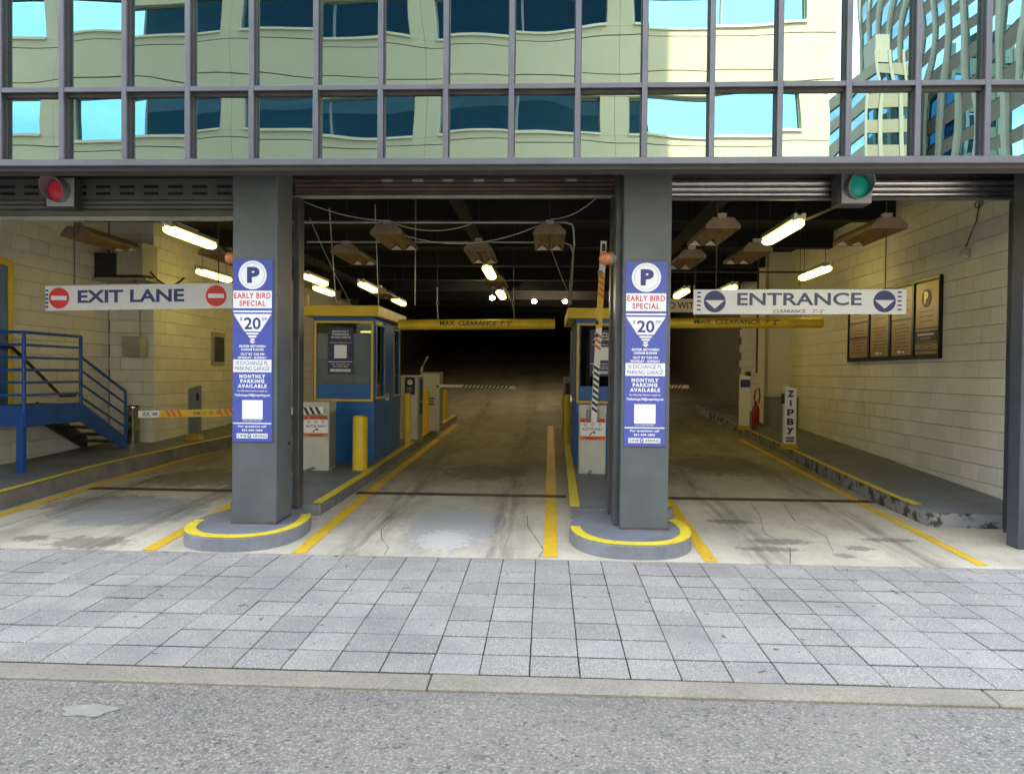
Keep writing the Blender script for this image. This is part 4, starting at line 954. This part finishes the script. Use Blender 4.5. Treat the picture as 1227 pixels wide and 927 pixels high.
def bollard(x, y, r, z1, label):
    zb = zf(y) + .125
    o = thing('bollard', (x, y, zb), label, 'bollard', 'yellow bollards on the booth islands')
    MB().lathe([(0, r), (z1 - zb - r * .42, r), (z1 - zb - r * .2, r * .9), (z1 - zb - r * .06, r * .6), (z1 - zb, r * .1)], (x, y, zb), (0, 0, 1), 24).build('post', 'yellow_bright', o, smooth=True)
    MB().lathe([(0, r * 1.25), (.012, r * 1.2)], (x, y, zb), (0, 0, 1), 24).build('base_ring', 'island_grey', o)
bollard(-2.668, 6.55, .108, 1.155, 'thick yellow bollard in front of the left booth'); bollard(-2.565, 9.75, .058, 1.40, 'slim yellow bollard in front of the pale ticket machine')
bollard(-2.47, 11.3, .072, 1.42, 'yellow bollard beside the far grey gate cabinet'); bollard(-2.52, 14.4, .11, 1.36, 'farthest thick yellow bollard on the left island')
bollard(.48, 9.9, .06, 1.40, 'slim yellow bollard left of the right booth'); bollard(.47, 12.3, .07, 1.4, 'far yellow bollard beyond the right booth')

# ================================================================== left side: stairs, door, bin, posts
st = thing('steel_stairs', (-7.0, 5.42, zf(5.42) + .21), 'blue steel landing and stairs with railings by the left wall', 'stairs')
XO, XI, ZD = -7.0, -7.70, 1.27
box('landing_deck', 'steel_dark', st, XI, XO - .02, 5.44, 6.66, ZD - .05, ZD)
box('fascia', 'stair_blue', st, XI, XO, 5.41, 5.439, 1.0, ZD + .02, .004); box('fascia', 'stair_blue', st, XO - .0199, XO + .012, 5.44, 6.66, 1.0, ZD + .02, .004)
ps = box('post', 'stair_blue', st, XO - .09, XO + .005, 5.40, 5.47, zf(5.4) + .215, 1.0); box('foot_plate', 'stair_blue', ps, XO - .13, XO + .04, 5.37, 5.50, zf(5.4) + .213, zf(5.4) + .225)
box('post', 'stair_blue', st, XI, XI + .08, 5.42, 5.47, zf(5.4) + .215, 1.0)
YB, ZBt = 7.90, zf(7.9) + .22
def stringer(x0, x1, mat):
    P = [(6.66, ZD + .02), (YB, ZBt + .17), (YB, ZBt), (YB - .12, ZBt), (6.66, 1.0)]
    MB().ext([(x0, y, z) for y, z in P], (x1 - x0, 0, 0)).build('stringer', mat, st)
stringer(XO - .02, XO + .012, 'stair_blue'); stringer(XI, XI + .03, 'steel_dark')
n = 5
for k in range(n):
    z = ZD - (ZD - ZBt) * (k + 1) / (n + 1); y = 6.66 + (YB - 6.66) * (k + .3) / n
    box('tread', 'steel_dark', st, XI + .031, XO - .021, y, y + .27, z - .035, z, .004)
def rtube(pts, r=.021, mat='stair_blue', nm='rail'): tube(nm, mat, st, pts, r, 8)
ZR = 2.285
for k in range(6):
    z = ZR - k * (ZR - ZD - .16) / 5
    rtube([(XI, 5.43, z), (XO, 5.43, z)], .022 if k == 0 else .018); rtube([(XO, 5.43, z), (XO, 6.67, z)], .022 if k == 0 else .018)
for x, y in ((XO, 5.43), (XO, 6.67)): rtube([(x, y, ZD - .1), (x, y, ZR)], .026, nm='rail_post')
rtube([(XO, YB - .02, ZBt + .1), (XO, YB - .02, 1.42)], .024, nm='rail_post')
for k in range(5):
    za_, zb_ = 1.98 - k * .205 + .0, 1.42 - k * .2
    if k < 4: rtube([(XO, 6.67, za_), (XO, YB - .02, zb_)], .022 if k == 0 else .018)
hr = own(MB().tube([(-7.70, 5.9, 2.12), (-7.66, 5.95, 2.1), (-7.66, 6.1, 2.1), (-7.66, 7.2, 1.36), (-7.66, 7.55, 1.36)], .024, 8).build('wall_handrail', 'cable_black', None, smooth=True), 'black handrail on the wall behind the blue railing', 'handrail')
dr = thing('steel_door', (-7.75, 5.6, ZD), 'blue door with yellow frame at the top of the stairs', 'door')
box('leaf', 'blue_paint', dr, -7.757, -7.71, 5.1, 6.08, ZD, 3.27); box('frame_top', 'yellow_booth', dr, -7.757, -7.69, 5.02, 6.18, 3.27, 3.36, .004)
box('frame_side', 'yellow_booth', dr, -7.757, -7.69, 6.08, 6.18, ZD, 3.269, .004); box('frame_side', 'yellow_booth', dr, -7.757, -7.69, 5.02, 5.1, ZD, 3.269, .004); box('handle', 'chrome', dr, -7.709, -7.66, 5.95, 6.0, 2.2, 2.25)
tb = thing('litter_bin', (-7.2, 8.45, zf(8.45) + .215), 'shiny chrome cylindrical bin beside the foot of the stairs', 'bin')
zb = zf(8.45) + .215; MB().lathe([(0, .12), (.02, .125), (.62, .125), (.64, .13), (.66, .125)], (-7.2, 8.45, zb), (0, 0, 1), 24).build('drum', 'chrome', tb, smooth=True)
MB().lathe([(0, .09), (.012, .088)], (-7.2, 8.45, zb + .661), (0, 0, 1), 20).build('opening', 'black_gap', tb)
def reader_post(x, y, h, label, style):
    zb = zf(y) + (.165 if x > 0 else .21) + .005; o = thing('reader_post', (x, y, zb), label, 'post')
    w_ = .105 if style != 'plain' else .10
    P = [(x - w_, y, zb + .09), (x + w_, y, zb + .09), (x + w_, y, zb + h - .05), (x - w_, y, zb + h)] if style == 'zip' else [(x - w_, y, zb + .09), (x + w_, y, zb + .09), (x + w_, y, zb + h), (x - w_, y, zb + h - .06)]
    MB().ext(P, (0, .12, 0)).build('column', 'sign_white' if style == 'zip' else 'post_grey', o, .004)
    MB().add([(x - w_ - .04, y - .04, zb), (x + w_ + .04, y - .04, zb), (x + w_ + .04, y + .16, zb), (x - w_ - .04, y + .16, zb), (x - w_, y - .004, zb + .1), (x + w_, y - .004, zb + .1), (x + w_, y + .124, zb + .1), (x - w_, y + .124, zb + .1)],
             [(4, 5, 6, 7), (0, 1, 5, 4), (1, 2, 6, 5), (2, 3, 7, 6), (3, 0, 4, 7)]).build('base', 'base_orange', o)
    return o, zb
o, zb = reader_post(4.475, 9.28, 1.14, 'white lettered post reading ZIPBY on the right walkway', 'zip')
for k, ch in enumerate('ZIPBY'):
    z = zb + 1.0 - k * .168
    if ch == 'I': text('i', 4.475, z, .04, .11, 9.277, 'letter_navy', o, bold=.03)
    else: text(ch.lower() if ch in 'PY' else ch, 4.475, z, .125, .12, 9.277, 'letter_navy', o, bold=.05)
box('black_reader', 'letter_black', o, 4.33, 4.369, 9.28, 9.38, zb + .82, zb + 1.0)
rect('green_band', 'letter_grey', o, 4.40, 4.55, zb + .17, zb + .23, 9.279); rect('dark_band', 'letter_navy', o, 4.40, 4.55, zb + .13, zb + .16, 9.279)
o, zb = reader_post(4.48, 12.4, 1.24, 'grey post with dark reader band farther along the right walkway', 'zip'); box('reader_band', 'letter_navy', o, 4.373, 4.587, 12.39, 12.399, zb + .95, zb + 1.12)
MB().lathe([(0, .06), (.05, .07), (.1, .05)], (4.55, 12.46, zb + 1.2), (0, 0, 1), 12).build('camera_head', 'letter_black', o, smooth=True)
o, zb = reader_post(-6.42, 9.1, 1.0, 'grey slanted top post with orange base behind the lowered arm', 'plain'); box('reader_band', 'letter_black', o, -6.365, -6.318, 9.094, 9.099, zb + .72, zb + .86)
o = thing('wall_cabinet', (5.2, 12.3, zf(12.3) + .17), 'low grey cabinet against the right wall pilaster', 'cabinet'); zb = zf(12.3) + .17
box('body', 'post_grey', o, 5.02, 5.59, 12.25, 12.86, zb, zb + .72, .008); box('door', 'cabinet_side', o, 5.05, 5.56, 12.235, 12.249, zb + .04, zb + .68, .004); box('top', 'post_grey', o, 5.0, 5.592, 12.22, 12.87, zb + .721, zb + .75, .004)
o = thing('fire_extinguisher', (4.84, 12.85, zf(12.85) + .17), 'dark red fire extinguisher with hose between the grey post and the cabinet', 'extinguisher'); zb = zf(12.85) + .172
MB().lathe([(0, .07), (.015, .082), (.44, .082), (.50, .06), (.53, .03), (.56, .03)], (4.84, 12.85, zb), (0, 0, 1), 18).build('cylinder', 'extinguisher_red', o, smooth=True)
MB().box(4.82, 4.86, 12.82, 12.93, zb + .561, zb + .60).build('valve', 'cable_black', o); box('tag', 'sign_white', o, 4.80, 4.86, 12.765, 12.768, zb + .62, zb + .72)
tube('hose', 'extinguisher_red', o, [(4.84, 12.85, zb + .58), (4.80, 12.84, zb + .7), (4.83, 12.84, zb + .88), (4.90, 12.85, zb + .92), (4.93, 12.85, zb + .75), (4.90, 12.84, zb + .55)], .02)
# boxes on the left wall
o = thing('electrical_box', (-7.05, 8.55, 2.1), 'cream electrical box on the wall above the chrome bin', 'electrical box'); box('case', 'box_cream', o, -7.36, -7.03, 8.40, 8.655, 2.02, 2.37, .006); box('cover', 'box_cream', o, -7.35, -7.04, 8.388, 8.399, 2.04, 2.35, .004)
tube('conduit', 'box_cream', o, [(-7.15, 8.6, 2.37), (-7.15, 8.6, 3.3)], .012)
o = thing('air_conditioner', (-7.1, 8.4, 3.4), 'cream wall unit with black side on a bracket above the exit lane sign', 'air conditioner')
box('case', 'box_cream', o, -7.32, -6.86, 8.15, 8.655, 3.42, 3.98, .008); box('grille', 'letter_black', o, -7.74, -7.325, 8.2, 8.655, 3.38, 3.80); box('shelf', 'cabinet_side', o, -7.75, -6.8, 8.15, 8.655, 3.33, 3.37)
MB().tube([(-7.0, 8.3, 3.33), (-7.5, 8.6, 2.85)], .025, 6).build('strut', 'box_cream', o); tube('hose', 'cable_black', o, sag((-6.85, 8.4, 3.5), (-6.45, 8.8, 3.45), .18), .018)
o = thing('wall_hatch', (-6.93, 11.2, 1.9), 'small framed wall hatch behind the left pillar', 'hatch'); box('frame', 'box_cream', o, -6.939, -6.90, 10.95, 11.55, 1.9, 2.6, .004); box('door', 'steel_dark', o, -6.899, -6.885, 11.03, 11.47, 1.98, 2.5, .003); box('latch', 'letter_black', o, -6.884, -6.87, 11.40, 11.44, 2.2, 2.28)

# ------------------------------------------------------------------ right wall: notice board, camera
o = thing('notice_board', (5.56, 7.9, 2.05), 'black framed gold notice board of four panels on the right wall', 'notice board')
y0, y1, z0, z1 = 6.31, 9.48, 2.055, 3.225
box('backboard', 'frame_black', o, 5.565, 5.591, y0, y1, z0, z1)
for a, b_ in ((z0, z0 + .045), (z1 - .045, z1)): box('frame', 'frame_black', o, 5.535, 5.5645, y0, y1, a, b_, .003)
py = [6.31, 7.06, 7.83, 8.60, 9.48]
for y in py: box('frame', 'frame_black', o, 5.532, 5.5645, max(y - .03, y0), min(y + .03, y1), z0 + .046, z1 - .046, .003)
for a, b_, kind in ((6.36, 7.02, 0), (7.10, 7.79, 1), (7.87, 8.56, 2), (8.64, 9.43, 3)):
    p = box('panel', 'gold_panel', o, 5.552, 5.564, a, b_, z0 + .07, z1 - .07); xf = 5.5515; mid = (a + b_) / 2; ww = b_ - a
    bars = {0: [], 1: [(2.66, .03)], 2: [], 3: [(2.72, .03), (2.45, .03)]}[kind]
    for z, h in bars: box('divider', 'frame_black', p, xf - .006, xf, a, b_, z, z + h)
    rnd = random.Random(kind)
    def rows(za_, zb_, step, frac=.75):
        z = za_
        while z > zb_:
            w_ = ww * frac * rnd.uniform(.55, 1); box('text_row', 'gold_dark', p, xf - .002, xf, mid - w_ / 2, mid + w_ / 2, z - .012, z); z -= step
    if kind == 0:
        MB().lathe([(0, .13), (.006, .13)], (xf, mid, 2.93), (-1, 0, 0), 28).build('emblem', 'gold_dark', p); text('P', mid, 2.94, .11, .17, xf - .008, 'emblem_gold', p, face='west', bold=.05)
        rows(2.75, 2.56, .07, .7)
        q = box('dark_plaque', 'dark_plaque', p, xf - .008, xf, a + .02, b_ - .02, 2.31, 2.46); box('plaque_row', 'sign_white', q, xf - .0095, xf - .008, a + .1, b_ - .1, 2.395, 2.42); box('plaque_row', 'letter_grey', q, xf - .0095, xf - .008, a + .18, b_ - .18, 2.345, 2.365)
        for z in (2.28, 2.49, 2.17): box('divider', 'frame_black', p, xf - .006, xf, a, b_, z, z + .018)
        rows(2.26, 2.2, .045, .8)
    else:
        rows(2.60, 2.2, .055); rows(3.1, 2.75, .07)
        if kind < 3: box('plaque_row', 'sign_white', p, xf - .003, xf, mid - .1, mid - .02, 2.16, 2.19); box('plaque_row', 'sign_white', p, xf - .003, xf, mid + .02, mid + .12, 2.16, 2.20)
o = thing('security_camera', (5.5, 5.75, 3.45), 'small white dome camera hanging by its cable high on the right wall', 'camera')
MB().lathe([(0, .03), (.02, .06), (.09, .065), (.12, .05), (.13, .02)], (5.56, 5.72, 3.47), (-.3, -.3, -.9), 16).build('body', 'cabinet_white', o, smooth=True)
tube('cable', 'cable_black', o, [(5.56, 5.72, 3.5), (5.57, 5.65, 3.62), (5.57, 5.5, 3.8), (5.57, 5.42, 4.1)], .008, 6)
MB().tube([(5.55, 5.42 + .09 * math.cos(a), 4.0 + .05 * math.sin(a)) for a in [i * .6 for i in range(16)]], .008, 5).build('coil', 'cable_black', o)
o = own(MB().tube(sag((4.795, 3.3, 1.72), (4.86, 3.205, 1.70), .01, 5) + sag((4.9, 3.20, 1.70), (6.2, 3.20, 1.71), .02, 6), .008, 5).build('blue_cord', 'sign_blue', None), 'thin blue cord tied round the right dark pillar', 'cord')

# ================================================================== across the street (mirrored in the glass)
ob = thing('office_building', (-12, -17.6, 0), 'pale office block across the street mirrored in the glass panes', 'building')
XL, XR, YF = -33.5, 10.15, -17.6
box('core', 'wall_joint', ob, XL, XR - .1, -40, YF - .32, 0, 17.7)
box('side_wall', 'pale_wall', ob, XR - .099, XR - .02, -40, YF - .321, 0, 18.0)
edges = []
x = 9.05
while x > XL: edges.append((x - 6.05, x)); x -= 6.95
win_me = {}
for lvl in range(-1, 2):
    sill = 10.4 + 3.7 * lvl; head = sill + 1.40; nxt = sill + 3.7
    for i, (xa, xb) in enumerate(edges):
        xp = xa - .9
        # panels: lintel band, middle band, apron band for this bay and the pier beside it
        for (za_, zb_) in ((head + .015, nxt - 1.62), (nxt - 1.58, nxt - .38), (nxt - .345, nxt - .09)):
            MB().box(xp + .455, xb + .445, YF - .31, YF, za_, zb_).build('wall_panel', 'pale_wall', ob)
        MB().box(xa - .895, xa - .455, YF - .31, YF - .001, sill - .085, head).build('pier', 'pale_wall', ob); MB().box(xa - .445, xa - .005, YF - .31, YF - .001, sill - .085, head).build('pier', 'pale_wall', ob)
        MB().box(xa - .003, xb + .003, YF - .31, YF + .07, sill - .085, sill).build('window_sill', 'sill_stone', ob)
        wn = MB().box(xa, xb, YF - .30, YF - .26, sill, head).build('window', 'street_glass', ob)
        mb = MB()
        for k in range(3): xm = xa + (xb - xa) * k / 2; mb.box(xm - .04, xm + .04, YF - .259, YF - .2, sill, head)
        mb.box(xa, xb, YF - .2585, YF - .2, head - .06, head); mb.build('window_frame', 'frame_grey', wn)
    MB().box(9.05 + .005, XR, YF - .31, YF - .001, sill - .085, head).build('pier', 'pale_wall', ob)
    for (za_, zb_) in ((head + .015, nxt - 1.62), (nxt - 1.58, nxt - .38), (nxt - .345, nxt - .09)): MB().box(9.05 + .455, XR, YF - .31, YF, za_, zb_).build('wall_panel', 'pale_wall', ob)
box('base_storeys', 'pale_wall', ob, XL, XR, YF - .1, YF, 0, 6.5)
tw = thing('tower_block', (45, -80, 0), 'tall grey tower with blue windows mirrored at the right end of the panes', 'tower')
box('core', 'tower_spandrel', tw, 45.3, 62, -104, -20, 0, 57)
wm = MB().box(0, .05, 0, 2.25, 0, 1.75).mesh('window', 'tower_glass')
y = -103.2; ci = 0
while y < -22:
    box('rib', 'tower_stone', tw, 44.95, 45.31, y - .75, y - .1, 0, 57)
    y += 3.4; ci += 1
cnt = 0; far = MB()
for lvl in range(16):
    z = 2.6 + lvl * 3.4; y = -103.2; k = 0
    while y < -22:
        if lvl >= 3 and y < -50 and (k % 7 != 5): link('window', wm, tw, Vector((45.24, y + .05, z)) - tw.location); cnt += 1
        else: far.box(45.24, 45.29, y + .05, y + 2.3, z, z + 1.75)
        y += 3.4; k += 1
tag(far.build('window_field', 'tower_glass', tw), kind='stuff')
bb = thing('banded_block', (40, -86, 0), 'lower block with pale bands mirrored in front of the grey tower', 'building')
box('core', 'tower_glass', bb, 37.8, 42.6, -96, -80.2, 0, 38)
for k in range(12): box('band', 'banded_stone', bb, 37.6, 42.8, -96.2, -80, .2 + k * 3.3, 1.9 + k * 3.3)
for x in (37.55, 39.2, 40.9, 42.5): box('rib', 'tower_stone', bb, x, x + .35, -80.0, -79.85, 0, 40)
box('roof_box', 'tower_stone', bb, 37.7, 39.4, -84, -80, 38, 42)
print('pavers/blocks ok', len(bpy.data.objects))
